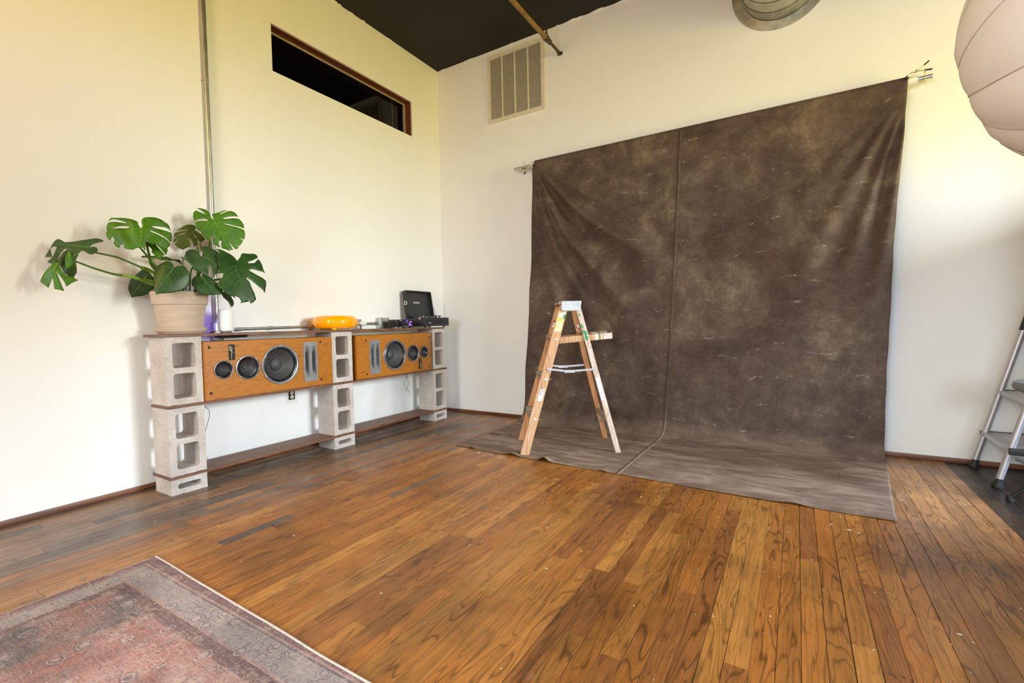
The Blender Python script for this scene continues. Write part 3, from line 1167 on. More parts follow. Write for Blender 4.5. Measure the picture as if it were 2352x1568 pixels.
def plank(y0, y1, z, x0, x1, label, seed=0, t=TB, notch=None):
    r = random.Random(seed)
    bm = bmesh.new()
    n = 50
    rows = []
    for k in range(n + 1):
        y = y0 + (y1 - y0) * k / n
        xf = x1 + r.uniform(-0.0012, 0.0012)
        if notch and abs(y - notch) < 0.03:
            xf -= 0.007 * (1 - abs(y - notch) / 0.03)
        zt = z + t - (0.004 * (1 - abs(y - notch) / 0.03) if notch and abs(y - notch) < 0.03 else 0)
        sag = 0.0
        rows.append([bm.verts.new(p) for p in ((x0, y, z + sag), (xf, y, z + sag), (xf, y, zt - 0.0012 + sag), (xf - 0.0012, y, z + t + sag if not notch else zt + sag), (x0, y, z + t + sag))])
    for k in range(n):
        for q in range(5):
            q2 = (q + 1) % 5
            bm.faces.new((rows[k][q], rows[k + 1][q], rows[k + 1][q2], rows[k][q2]))
    bm.faces.new(rows[0])
    bm.faces.new(rows[-1][::-1])
    o = finish(bm, 'shelf_board', M_PLANK)
    return tag(o, label, 'board', 'dark boards of the block shelf')


e = 0.0006
plank(-2.842, -1.558, Z4 + e, 0.090, 0.299, 'dark top board running from the plant pot to the orange lamp', 1, TB - 2 * e)
plank(-1.555, -0.345, Z4 + e, 0.085, 0.293, 'dark top board running from the orange lamp to under the record player', 2, TB - 2 * e)
plank(-2.820, -1.602, Z2 + e, 0.090, 0.292, 'dark middle board with a chipped edge under the near speaker cabinet', 3, TB - 2 * e, notch=-1.90)
plank(-1.600, -0.320, Z2 + e, 0.090, 0.296, 'dark middle board under the speaker nearer the room corner', 4, TB - 2 * e)
plank(-2.820, -1.602, HB + e, 0.070, 0.292, 'dark lowest board above the floor between left and middle stacks', 5, TB - 2 * e)
plank(-1.600, -0.325, HB + e, 0.070, 0.292, 'dark lowest board above the floor ending near the room corner', 6, TB - 2 * e)

# ------------------------------------------------------------------ loudspeakers
M_SPKW = wood('golden_oak_veneer', (0.17, 0.044, 0.003), (0.44, 0.155, 0.013), 'y', 0.38, 13, 1.4)
M_BEZ = plain('grey_metal_bezel', (0.30, 0.30, 0.31), 0.32, 0.7, var=0.08)
M_HORN = plain('grey_cast_horn', (0.33, 0.33, 0.335), 0.4, 0.45, var=0.06)
M_CONE = plain('grey_black_cone', (0.055, 0.053, 0.055), 0.55, var=0.12, scale=60)
M_SURR = plain('glossy_black_surround', (0.012, 0.012, 0.016), 0.22, var=0.2)
M_HOLE = plain('black_hole_plug', (0.006, 0.006, 0.006), 0.7)
M_GOLD = plain('pale_gold_ink', (0.55, 0.46, 0.30), 0.4, 0.3, var=0.05)
SL, SH, SD = 0.915, 0.361, 0.235
RX90 = Matrix.Rotation(PI / 2, 4, 'Y')   # local z -> +x


def text_obj(name, body, size, mat, parent, M, extrude=0.0004, sx=1.0, shear=0.0, spacing=1.0, offset=0.0):
    cu = bpy.data.curves.new(name, 'FONT')
    cu.body = body
    cu.size = size
    cu.extrude = extrude
    cu.align_x = 'CENTER'
    cu.align_y = 'CENTER'
    cu.shear = shear
    cu.space_character = spacing
    cu.offset = offset
    cu.materials.append(mat)
    tmp = bpy.data.objects.new(name, cu)
    me = bpy.data.meshes.new_from_object(tmp)
    me.name = name
    me.transform(M @ Matrix.Diagonal((sx, 1, 1, 1)))
    bpy.data.objects.remove(tmp)
    if not me.materials:
        me.materials.append(mat)
    o = bpy.data.objects.new(name, me)
    COL.objects.link(o)
    o.parent = parent
    return o


def make_speaker():
    root = empty('speaker_cabinet', (0, 0, 0), 'x', 'speaker')
    drivers = [('tweeter', -SL / 2 + 0.110, 0.003, 0.058), ('midrange_driver', -SL / 2 + 0.262, 0.003, 0.079), ('woofer', -SL / 2 + 0.490, 0.003, 0.1365)]
    hy0, hy1, hz0, hz1 = -SL / 2 + 0.663, -SL / 2 + 0.781, -0.139, 0.149
    # cabinet: rounded shell plus front baffle with real openings
    bm = bmesh.new()
    add_plate(bm, rrect(-SL / 2, -SH / 2, SL / 2, SH / 2, 0.006, 4), [rrect(-SL / 2 + 0.018, -SH / 2 + 0.018, SL / 2 - 0.018, SH / 2 - 0.018)[::-1]], SD - 0.018, lambda u, v, w: (-0.018 - w, u, v))
    add_plate(bm, rrect(-SL / 2 + 0.018, -SH / 2 + 0.018, SL / 2 - 0.018, SH / 2 - 0.018), [], 0.012, lambda u, v, w: (-SD + 0.014 - w, u, v))
    finish(bm, 'cabinet', M_SPKW, root, (0, 0, 0), 30)
    bm = bmesh.new()
    holes = [circ(y, z, R * 0.93, 48)[::-1] for _, y, z, R in drivers]
    holes.append(rrect(hy0 + 0.006, hz0 + 0.02, hy1 - 0.006, hz1 - 0.02)[::-1])
    add_plate(bm, rrect(-SL / 2 + 0.002, -SH / 2 + 0.002, SL / 2 - 0.002, SH / 2 - 0.002, 0.006, 4), holes, 0.012, lambda u, v, w: (-0.002 - w, u, v))
    add_plate(bm, rrect(-SL / 2, -SH / 2, SL / 2, SH / 2, 0.006, 4), holes, 0.010, lambda u, v, w: (-0.008 - w, u, v))
    add_plate(bm, rrect(-SL / 2 + 0.007, -SH / 2 + 0.007, SL / 2 - 0.007, SH / 2 - 0.007, 0.006, 4), holes, 0.004, lambda u, v, w: (0.0 - w, u, v))
    finish(bm, 'baffle', M_SPKW, root, (0, 0, 0), 30)
    for nm, y, z, R in drivers:
        T = Matrix.Translation((0, y, z)) @ RX90
        f = lathe(nm, [(R * 0.995, 0.0005), (R, 0.004), (R * 0.985, 0.0075), (R * 0.93, 0.0085), (R * 0.885, 0.006), (R * 0.875, -0.004), (R * 0.92, -0.004), (R * 0.93, 0.0005)], M_BEZ, root, (0, 0, 0), M=T, seg=64, closed=True)
        k = 0.76 if nm == 'woofer' else 0.60
        lathe('surround', [(R * 0.876, 0.0045), (R * 0.84, 0.0065), (R * 0.80, 0.0045), (R * 0.78, -0.001), (R * k, -0.006), (R * k * 0.98, -0.011)], M_SURR, f, (0, 0, 0), M=T, seg=64)
        dep = R * (0.36 if nm == 'woofer' else 0.40)
        cap = R * (0.34 if nm == 'woofer' else 0.16)
        lathe('cone', [(R * k, -0.008), (R * k * 0.97, -0.006), (R * k * 0.93, -0.010), (R * 0.5 * k + cap * 0.5, -0.012 - dep * 0.55), (cap, -0.012 - dep * 0.92), (0, -0.012 - dep)], M_CONE, f, (0, 0, 0), M=T, seg=64)
        lathe('dust_cap', [(cap, -0.011 - dep * 0.92), (cap * 0.9, -0.008 - dep * 0.86 + cap * 0.12), (cap * 0.6, -0.008 - dep * 0.86 + cap * 0.3), (cap * 0.3, -0.008 - dep * 0.86 + cap * 0.37), (0, -0.008 - dep * 0.86 + cap * 0.4)], M_CONE, f, (0, 0, 0), M=T, seg=40)
        # raised clips on the bezel and screws on the flange
        nclip = 6 if nm == 'woofer' else 4
        for q in range(nclip):
            a = 2 * PI * (q + 0.5) / nclip
            bm = bmesh.new()
            pts = [(y + R * 0.955 * math.cos(a + t), z + R * 0.955 * math.sin(a + t)) for t in (-0.10, -0.03, 0.03, 0.10)]
            for (p0, p1) in zip(pts, pts[1:]):
                add_beam(bm, (0.008, *p0), (0.008, *p1), (1, 0, 0), 0.005, R * 0.075)
            finish(bm, 'bezel_clip', M_CHROME, f, (0, 0, 0))
            lathe('screw', [(0, 0.0075), (0.002, 0.007), (0.003, 0.005)], M_BEZ, f, (0, 0, 0), M=Matrix.Translation((0, y + R * 0.835 * math.cos(a + 0.3), z + R * 0.835 * math.sin(a + 0.3))) @ RX90, seg=8)
    # twin slot horn: two cast plates, each with a flared slot
    ym = (hy0 + hy1) / 2
    for sg in (-1, 1):
        bulge = 0.007
        n = 9
        outer, inner = [], []
        for q in range(n):
            t = q / (n - 1)
            z = hz0 + (hz1 - hz0) * t
            b = bulge * (1 - (2 * t - 1) ** 2)
            outer.append((ym + sg * (hy1 - ym - bulge + b), z))
        pts = [(ym + sg * 0.0006, hz1), (ym + sg * 0.0006, hz0)] + outer
        if sg < 0:
            pts = pts[::-1]
        sc_ = ym + sg * 0.028
        sl = rrect(sc_ - 0.0165, hz0 + 0.028, sc_ + 0.0165, hz1 - 0.028)[::-1]
        bm = bmesh.new()
        add_plate(bm, pts, [sl], 0.0065, lambda u, v, w: (0.0065 - w, u, v))
        hp_ = finish(bm, 'horn_plate', M_HORN, root, (0, 0, 0), 30)
        bm = bmesh.new()
        secs = []
        for t in (0, 0.15, 0.35, 0.6, 0.8, 1.0):
            fw_ = 0.0165 * (1 - t) + 0.006 * t
            fz = t ** 0.55
            zl, zh = hz0 + 0.028, hz1 - 0.028
            zc = (zl + zh) / 2
            hh = (zh - zl) / 2 * (1 - fz) + 0.030 * fz
            secs.append([bm.verts.new(p) for p in ((-0.075 * t, sc_ - fw_, zc - hh), (-0.075 * t, sc_ + fw_, zc - hh), (-0.075 * t, sc_ + fw_, zc + hh), (-0.075 * t, sc_ - fw_, zc + hh))])
        for A, B in zip(secs, secs[1:]):
            for q in range(4):
                q2 = (q + 1) % 4
                bm.faces.new((A[q], A[q2], B[q2], B[q]))
        bm.faces.new(secs[-1])
        finish(bm, 'horn_throat', M_HORN, hp_, (0, 0, 0), 40)
        for zz, yy in ((hz0 + 0.013, sc_), (hz1 - 0.013, sc_), (hz0 + 0.10, ym + sg * (hy1 - ym - 0.006)), (hz1 - 0.10, ym + sg * (hy1 - ym - 0.006))):
            lathe('screw', [(0, 0.0078), (0.0025, 0.0074), (0.0034, 0.006)], M_HOLE, hp_, (0, 0, 0), M=Matrix.Translation((0, yy, zz)) @ RX90, seg=8)
    for yy in (-SL / 2 + 0.033, SL / 2 - 0.104):
        for zz in (-0.136, 0.145):
            lathe('grille_socket', [(0.0085, 0.0003), (0.0080, 0.0014), (0, 0.0016)], M_HOLE, root, (0, 0, 0), M=Matrix.Translation((0, yy, zz)) @ RX90, seg=16)
    by0, by1, bz0, bz1 = -SL / 2 + 0.146, -SL / 2 + 0.184, 0.060, 0.158
    b = box('badge', (0.0002, by0, bz0), (0.0022, by1, bz1), M_HOLE, root, 0.0, (0, 0, 0))
    # lettering reads upwards: text x -> +z, text y -> -y
    MT = Matrix(((0, 0, 1, 0.0024), (0, -1, 0, 0), (1, 0, 0, 0), (0, 0, 0, 1)))
    t = text_obj('lettering', 'A31', 0.030, M_GOLD, b, Matrix.Translation((0, (by0 + by1) / 2 - 0.0055, bz1 - 0.028)) @ MT, shear=0.35, sx=0.72, offset=0.0004)
    t = text_obj('lettering', 'Performance', 0.0095, M_GOLD, b, Matrix.Translation((0, (by0 + by1) / 2 - 0.003, bz0 + 0.031)) @ MT, shear=0.25, sx=1.0, offset=0.0001)
    bm = bmesh.new()
    add_tube(bm, catmull([(0.0026, by0 + 0.0150, bz1 - 0.040), (0.0026, by0 + 0.022, bz1 - 0.045), (0.0026, by0 + 0.028, bz1 - 0.052), (0.0026, by0 + 0.0285, bz1 - 0.058)], 4), [0.0005] * 4 + [0.001] * 9, 6)
    finish(bm, 'flourish', M_GOLD, b, (0, 0, 0))
    return root


spk = make_speaker()
spk.location = (0.300, -2.1615, Z3 + SH / 2 + 0.0005)
spk['label'] = 'golden wood speaker cabinet next to the plant, badge above the small drivers'
spk['group'] = 'speaker cabinets in the block shelf'
spk2 = copy_tree(spk)
spk2.rotation_euler = (PI, 0, 0)
spk2.location = (0.297, -1.0125, Z3 + SH / 2 + 0.0005)
spk2['label'] = 'golden wood speaker cabinet nearer the corner, turned over with its badge below'

M_WIRE = plain('black_wire', (0.02, 0.018, 0.015), 0.5)
M_WIREB = plain('brown_wire', (0.16, 0.10, 0.06), 0.5)
tag(tube('speaker_wire', catmull([px(938, 857, x=0.13), px(930, 872, x=0.13), px(929, 884, x=0.13), px(933, 893, x=0.13), px(941, 901, x=0.14)], 6), 0.0016, M_WIRE, seg=6), 'thin black wire dangling below the speaker nearer the corner, shorter end', 'cable', 'loose speaker wires')
tag(tube('speaker_wire', catmull([px(938, 857, x=0.095), px(935, 866, x=0.09), px(938, 878, x=0.10), px(936, 888, x=0.10), px(932, 898, x=0.10)], 6), 0.0016, M_WIRE, seg=6), 'thin black wire twisting below the speaker nearer the corner, inner end', 'cable', 'loose speaker wires')
tag(tube('speaker_wire', catmull([(0.06, -2.56, 0.50), px(477, 938, x=0.10), px(481, 952, x=0.11), px(478, 967, x=0.10), px(473, 985, x=0.09), (0.05, -2.56, 0.115), (0.045, -2.50, 0.1125)], 6), 0.0017, M_WIREB, seg=6), 'thin brown wire hanging beside the lower block under the plant', 'cable', 'loose speaker wires')
tag(tube('speaker_wire', catmull([(0.05, -2.49, 0.003), (0.16, -2.46, 0.003), (0.29, -2.36, 0.003), (0.305, -2.30, 0.004), (0.20, -2.22, 0.003), (0.10, -2.10, 0.003), (0.20, -1.98, 0.003), (0.31, -1.90, 0.003), (0.33, -1.82, 0.004), (0.22, -1.78, 0.003), (0.1, -1.6, 0.003)], 8), 0.0018, M_WIREB, seg=6), 'thin brown wire lying on the floor under the lowest board', 'cable', 'loose speaker wires')

# ------------------------------------------------------------------ wall outlet
ot = empty('wall_outlet', (0, -1.861, 0.434), 'black power outlet in the left wall below the near speaker', 'outlet')
bm = bmesh.new()
add_plate(bm, rrect(-1.905, 0.372, -1.817, 0.486, 0.004, 3), [], 0.004, lambda u, v, w: (0.0002 + w, u, v))
finish(bm, 'cover_plate', plain('clear_white_plate', (0.78, 0.77, 0.74), 0.3, var=0.02), ot)
bm = bmesh.new()
add_plate(bm, rrect(-1.888, 0.400, -1.836, 0.474, 0.003, 3), [], 0.003, lambda u, v, w: (0.0042 + w, u, v))
finish(bm, 'black_box', M_HOLE, ot)
M_BEIGE = plain('beige_socket', (0.62, 0.55, 0.44), 0.4)
for zc in (0.452, 0.421):
    bm = bmesh.new()
    add_plate(bm, circ(-1.862, zc, 0.0145, 20), [rrect(-1.869, zc - 0.003, -1.8672, zc + 0.006)[::-1], rrect(-1.8568, zc - 0.003, -1.855, zc + 0.006)[::-1], circ(-1.862, zc - 0.008, 0.0025, 8)[::-1]], 0.003, lambda u, v, w: (0.0073 + w, u, v))
    finish(bm, 'socket', M_BEIGE, ot)

# ------------------------------------------------------------------ steel conduit on the left wall
M_COND = NT('conduit_steel')
c = M_COND.coord('World', (1, 1, 0.3))
M_COND.set(M_COND.ramp(M_COND.noise(c, 30, 3), [(0.3, (0.42, 0.43, 0.42)), (0.7, (0.60, 0.61, 0.60))]), 0.33, 0.85)
M_COND = M_COND.m
cn = empty('steel_conduit', (0.024, -2.405, 0.9), 'thin galvanised steel conduit running up the left wall behind the plant', 'pipe')
CYY = -2.398
tube('pipe', [(0.024, CYY, 1.03), (0.024, CYY, RH - 0.001)], 0.0155, M_COND, cn, seg=20)
tube('lower_pipe', [(0.024, CYY, 0.85), (0.024, CYY, 0.93)], 0.0155, M_COND, cn, seg=20)
tube('coupling', [(0.024, CYY, 1.0), (0.024, CYY, 1.045), (0.024, CYY, 1.05), (0.024, CYY, 1.062)], [0.021, 0.021, 0.018, 0.018], M_COND, cn, seg=16)
box('junction_box', (0.0005, CYY - 0.030, 0.885), (0.046, CYY + 0.030, 1.005), M_COND, cn, 0.003)
for zz in (1.5, 2.6):
    bm = bmesh.new()
    add_tube(bm, [(0.001, CYY - 0.026, zz), (0.012, CYY - 0.019, zz), (0.030, CYY - 0.015, zz), (0.041, CYY, zz), (0.030, CYY + 0.015, zz), (0.012, CYY + 0.019, zz), (0.001, CYY + 0.026, zz)], 0.0025, 6)
    finish(bm, 'strap', M_COND, cn, smooth=50)
rw = empty('surface_raceway', (0.02, -1.6, 0.955), 'horizontal steel conduit with boxes along the wall behind the top boards', 'pipe')
tube('pipe', [(0.022, CYY + 0.03, 0.956), (0.022, -1.690, 0.966)], 0.0105, M_COND, rw, seg=14)
tube('pipe', [(0.022, -1.66, 0.968), (0.022, -1.25, 0.980)], 0.0105, M_COND, rw, seg=14)
tube('pipe', [(0.022, -1.20, 0.982), (0.022, -0.975, 0.985)], 0.0125, M_COND, rw, seg=14)
tube('coupling', [(0.022, -2.045, 0.9605), (0.022, -2.005, 0.9615)], 0.0135, M_COND, rw, seg=14)
tube('coupling', [(0.022, -2.27, 0.956), (0.022, -2.24, 0.9565)], 0.0135, M_COND, rw, seg=14)
tube('coupling', [(0.022, -1.015, 0.985), (0.022, -0.985, 0.985)], 0.0165, M_COND, rw, seg=14)
box('outlet_box', (0.0005, -1.715, 0.935), (0.03, -1.672, 0.985), M_COND, rw, 0.002)
box('upright_tab', (0.002, -1.700, 0.985), (0.010, -1.684, 1.012), M_COND, rw, 0.002)
box('outlet_box', (0.0005, -1.275, 0.93), (0.042, -1.185, 1.022), M_COND, rw, 0.003)
lathe('socket', [(0, 0.047), (0.015, 0.046), (0.016, 0.042)], M_BEIGE, rw, M=Matrix.Translation((0, -1.222, 0.953)) @ RX90, seg=18)
box('outlet_box', (0.0005, -0.985, 0.93), (0.055, -0.865, 1.036), M_COND, rw, 0.003)
box('cover_plate', (0.055, -0.975, 0.937), (0.057, -0.895, 1.029), M_CHROME, rw, 0.001)
ad = empty('power_adapter', (0.064, -1.20, 0.985), 'small white plug adapter sticking out beside the orange lamp', 'adapter')
box('adapter_body', (0.0435, -1.235, 0.972), (0.085, -1.165, 1.002), M_WHITEP, ad, 0.005)
tube('cord', catmull([(0.065, -1.235, 0.985), (0.07, -1.27, 0.980), (0.085, -1.32, 0.965), (0.11, -1.37, 0.950), (0.12, -1.42, 0.9435)], 5), 0.0035, M_WHITEP, ad, seg=8)
ps = empty('power_strip', (0.06, -2.33, 0.90), 'small black power strip under the top board beside the wall conduit', 'power strip')
box('strip_body', (0.047, -2.43, 0.900), (0.105, -2.25, 0.918), M_BLACKR, ps, 0.003)
box('strip_cap', (0.047, -2.25, 0.902), (0.100, -2.235, 0.916), M_BLACKR, ps, 0.003)

# ------------------------------------------------------------------ objects on the shelf
# potted plant
PC = Vector((0.163, -2.672, ZTOP))
M_TERRA = NT('pale_terracotta')
c = M_TERRA.coord('World', (1, 1, 4))
n = M_TERRA.noise(c, 9, 4, 0.6)
M_TERRA.set(M_TERRA.ramp(n, [(0.3, (0.50, 0.375, 0.285)), (0.7, (0.60, 0.47, 0.37))]), 0.75)
M_TERRA.bump(M_TERRA.noise(c, 60, 3), 0.12, 0.001)
M_TERRA = M_TERRA.m
sau = lathe('pot_saucer', [(0, 0.0005), (0.112, 0.0005), (0.121, 0.012), (0.129, 0.014), (0.134, 0.034), (0.131, 0.037), (0.126, 0.035), (0.118, 0.012), (0, 0.012)], M_TERRA, None, PC, seg=64)
tag(sau, 'pale clay saucer under the plant pot', 'saucer')
plant = empty('potted_monstera', PC + Vector((0, 0, 0.0125)), 'large split-leaf monstera plant in a pale clay pot at the shelf end', 'plant')
lathe('pot', [(0, 0.0), (0.108, 0.0), (0.112, 0.004), (0.131, 0.160), (0.1395, 0.162), (0.148, 0.232), (0.146, 0.237), (0.139, 0.237), (0.134, 0.215), (0, 0.20)], M_TERRA, plant, (0, 0, 0), seg=72)
M_SOIL = plain('dark_soil', (0.02, 0.014, 0.01), 0.95, var=0.5, scale=80)
bm = bmesh.new()
add_lathe(bm, [(0.1345, 0.212), (0.09, 0.219), (0.04, 0.223), (0, 0.222)], None, 40)
for v in bm.verts:
    v.co.z += 0.006 * noise.noise(v.co * 60)
finish(bm, 'soil', M_SOIL, plant, (0, 0, 0), 60)
bm = bmesh.new()
r3 = random.Random(11)
for k in range(46):
    a, rr = r3.uniform(0, 2 * PI), 0.125 * math.sqrt(r3.random())
    M_ = Matrix.Translation((rr * math.cos(a), rr * math.sin(a), 0.2245)) @ Matrix.Rotation(r3.uniform(0, 3), 4, Vector((r3.random(), r3.random(), r3.random())).normalized())
    s_ = r3.uniform(0.0025, 0.005)
    add_box(bm, (-s_, -s_ * 0.8, -s_ * 0.7), (s_, s_ * 0.8, s_ * 0.7), M_)
tag(finish(bm, 'perlite', plain('white_perlite', (0.8, 0.78, 0.7), 0.8), plant, (0, 0, 0)), kind='stuff')


def leaf_mat(name, c1, c2, trans=0.25, rough=0.46):
    s = NT(name)
    c = s.coord('World')
    n = s.noise(c, 12, 3, 0.6)
    s.set(s.ramp(n, [(0.3, c1), (0.7, c2)]), rough)
    s.b.inputs['Specular IOR Level'].default_value = 0.5
    t = s.n('ShaderNodeBsdfTranslucent')
    t.inputs['Color'].default_value = (c2[0] * 2.0, c2[1] * 1.9, c2[2] * 0.8, 1)
    m = s.n('ShaderNodeMixShader')
    m.inputs[0].default_value = trans
    s.l(s.b.outputs[0], m.inputs[1])
    s.l(t.outputs[0], m.inputs[2])
    s.l(m.outputs[0], s.out.inputs['Surface'])
    s.bump(s.noise(c, 45, 3, 0.6), 0.35, 0.003)
    return s.m


LM = {'bright': leaf_mat('bright_leaf', (0.045, 0.150, 0.003), (0.100, 0.260, 0.006)),
      'dark': leaf_mat('dark_leaf', (0.014, 0.050, 0.008), (0.036, 0.100, 0.016), 0.1, 0.40),
      'olive': leaf_mat('olive_leaf', (0.075, 0.110, 0.006), (0.120, 0.160, 0.010), 0.35, 0.5),
      'deep': leaf_mat('deep_leaf', (0.022, 0.060, 0.005), (0.050, 0.105, 0.010), 0.2, 0.45),
      'grey': leaf_mat('greyish_leaf', (0.030, 0.075, 0.024), (0.060, 0.125, 0.040), 0.12, 0.42)}
M_VEIN = {'bright': plain('bright_vein', (0.16, 0.36, 0.02), 0.45), 'dark': plain('dark_vein', (0.06, 0.17, 0.04), 0.4), 'olive': plain('olive_vein', (0.16, 0.20, 0.02), 0.5),
          'deep': plain('deep_vein', (0.14, 0.22, 0.02), 0.5), 'grey': plain('grey_vein', (0.10, 0.22, 0.06), 0.45)}
M_STEM = plain('green_petiole', (0.060, 0.120, 0.010), 0.4, var=0.3, scale=6)
M_SHEATH = plain('light_green_sheath', (0.17, 0.30, 0.02), 0.4, var=0.15, scale=10)
CR = {'A': (80, 530, 10.456), 'B': (230, 480, 10.456), 'C': (390, 470, 10.456), 'D': (410, 560, 10.452), 'E': (280, 570, 10.456)}


def conv(cr, pts):
    ox, oy, s_ = CR[cr]
    return [(ox + a / s_, oy + b / s_) for a, b in pts]


def pip(p, poly):
    x, y = p
    ins = False
    n = len(poly)
    j = n - 1
    for i in range(n):
        xi, yi = poly[i]
        xj, yj = poly[j]
        if (yi > y) != (yj > y) and x < (xj - xi) * (y - yi) / (yj - yi) + xi:
            ins = not ins
        j = i
    return ins


def make_leaf(cr, outline, mid, x0, nrm, kind, curl=0.25, droop=0.15, veins=4):
    poly = conv(cr, outline)
    midp = [Vector((*p, 0)) for p in conv(cr, mid)]
    J, T = midp[0], midp[-1]
    ax = (T - J)
    Lp = ax.length
    axn = ax / Lp
    pc = px(J.x, J.y, x=x0)
    n = Vector(nrm).normalized()
    dist = (pc - CAM).dot(FW)
    mpp = dist / FPX

    def P3(u, v, lift=0.0):
        d = RT * ((u - 1176) / FPX) - UP * ((v - 784) / FPX) + FW
        t = (pc - CAM).dot(n) / d.dot(n)
        q = CAM + d * t
        rel = Vector((u, v, 0)) - J
        al = rel.dot(axn)
        w = (rel - axn * al).length
        disp = -curl * (w / Lp) ** 2 * Lp * mpp - droop * max(0, al / Lp) ** 2 * Lp * mpp
        disp += 0.0035 * math.sin(w / Lp * 5 + al / Lp * 4) * min(1, w / Lp * 2)
        return q + n * (disp + lift)
    # boundary resampled, interior grid
    bp_ = []
    for k in range(len(poly)):
        a, b = Vector(poly[k]), Vector(poly[(k + 1) % len(poly)])
        m = max(1, int((b - a).length / 5))
        for i in range(m):
            bp_.append(a.lerp(b, i / m))
    nb = len(bp_)
    us = [p.x for p in bp_]
    vs = [p.y for p in bp_]
    pts = list(bp_)
    g = 4.5
    u = min(us)
    while u < max(us):
        v = min(vs)
        while v < max(vs):
            if pip((u, v), poly) and min((p - Vector((u, v))).length_squared for p in bp_) > 6:
                pts.append(Vector((u, v)))
            v += g
        u += g
    r = delaunay_2d_cdt(pts, [(i, (i + 1) % nb) for i in range(nb)], [], 0, 1e-5)
    ve, fs = r[0], r[2]
    keep = []
    for f in fs:
        c_ = sum((ve[i] for i in f), Vector((0, 0))) / 3
        if pip((c_.x, c_.y), poly):
            keep.append(tuple(f))
    me = bpy.data.meshes.new('leaf')
    me.from_pydata([P3(p.x, p.y) for p in ve], [], keep)
    me.polygons.foreach_set('use_smooth', [True] * len(keep))
    lf = link_mesh('leaf', me, LM[kind], plant)
    sd = lf.modifiers.new('t', 'SOLIDIFY')
    sd.thickness = 0.0009
    # raised midrib and side veins
    bm = bmesh.new()
    mp_ = catmull(midp, 6)
    mp_ = [p for p in mp_ if pip((p.x, p.y), poly) or (p - J).length < 4]
    side = 1 if n.dot(CAM - pc) > 0 else -1
    lift = 0.0012 * side
    if len(mp_) > 2:
        m = len(mp_)
        add_tube(bm, [P3(p.x, p.y, lift) for p in mp_], [0.0030 * (1 - 0.75 * i / m) for i in range(m)], 6)
        for q in range(veins):
            p0 = mp_[int(m * q * 0.75 / max(1, veins))]
            for sg in (-1, 1):
                ang = math.radians((78 - 8 * q) * sg)
                dr = Vector((axn.x * math.cos(ang) - axn.y * math.sin(ang), axn.x * math.sin(ang) + axn.y * math.cos(ang), 0))
                pl = [p0]
                k = 0
                while k < 60:
                    k += 1
                    nx = pl[-1] + dr * 3
                    dr = (dr + axn * 0.035).normalized()
                    if not pip((nx.x, nx.y), poly):
                        break
                    pl.append(nx)
                pl = pl[:max(0, int(len(pl) * 0.8))]
                if len(pl) > 3:
                    add_tube(bm, [P3(p.x, p.y, lift * 0.6) for p in pl], [0.0011 * (1 - 0.7 * i / len(pl)) for i in range(len(pl))], 5)
        o = finish(bm, 'vein', M_VEIN[kind], lf, smooth=60)
        o.location = (0, 0, 0)
    return P3(J.x, J.y)


VN = (0.92, -0.38, 0.0)
L1 = [(185, 232), (215, 175), (265, 152), (350, 162), (450, 170), (560, 192), (700, 230), (820, 265), (880, 295), (910, 320), (912, 370), (945, 430), (965, 450), (1008, 440), (1018, 400), (1000, 340), (992, 280), (1010, 235), (1060, 205), (1140, 188), (1250, 190), (1380, 210), (1500, 250), (1600, 300), (1650, 350), (1680, 420), (1688, 490), (1640, 440), (1560, 405), (1430, 398), (1290, 402), (1240, 420), (1290, 440), (1430, 460), (1560, 490), (1700, 525), (1720, 600), (1712, 680), (1690, 745), (1620, 690), (1500, 620), (1400, 570), (1260, 520), (1165, 512), (1240, 545), (1380, 590), (1500, 650), (1600, 700), (1680, 775), (1660, 830), (1620, 870), (1560, 920), (1480, 900), (1400, 850), (1320, 800), (1290, 835), (1200, 800), (1120, 770), (1090, 800), (1085, 960), (1060, 965), (1030, 910), (980, 890), (940, 905), (870, 910), (780, 948), (680, 940), (600, 915), (560, 880), (555, 810), (470, 825), (440, 880), (360, 830), (305, 760), (340, 690), (300, 605), (250, 620), (225, 700), (160, 630), (120, 550), (118, 500), (150, 450), (240, 430), (400, 435), (600, 440), (690, 438), (695, 415), (620, 390), (460, 378), (380, 395), (280, 425), (140, 442), (130, 360), (155, 290), (190, 260), (340, 262), (480, 290), (640, 325), (620, 300), (500, 250), (380, 208), (300, 195), (230, 205)]
j1 = make_leaf('B', L1, [(985, 455), (990, 690), (935, 880)], 0.34, (0.88, -0.37, 0.25), 'bright', 0.10, 0.12)
L1b = [(1130, 770), (1300, 790), (1600, 880), (1625, 960), (1585, 1070), (1575, 1068), (1450, 925), (1340, 845), (1332, 858), (1430, 945), (1555, 1070), (1520, 1085), (1440, 1165), (1380, 1150), (1235, 1030), (1245, 970), (1190, 910), (1150, 890)]
make_leaf('B', L1b, [(1180, 800), (1300, 950), (1420, 1130)], 0.27, (0.85, -0.35, 0.40), 'bright', 0.2, 0.1, 2)
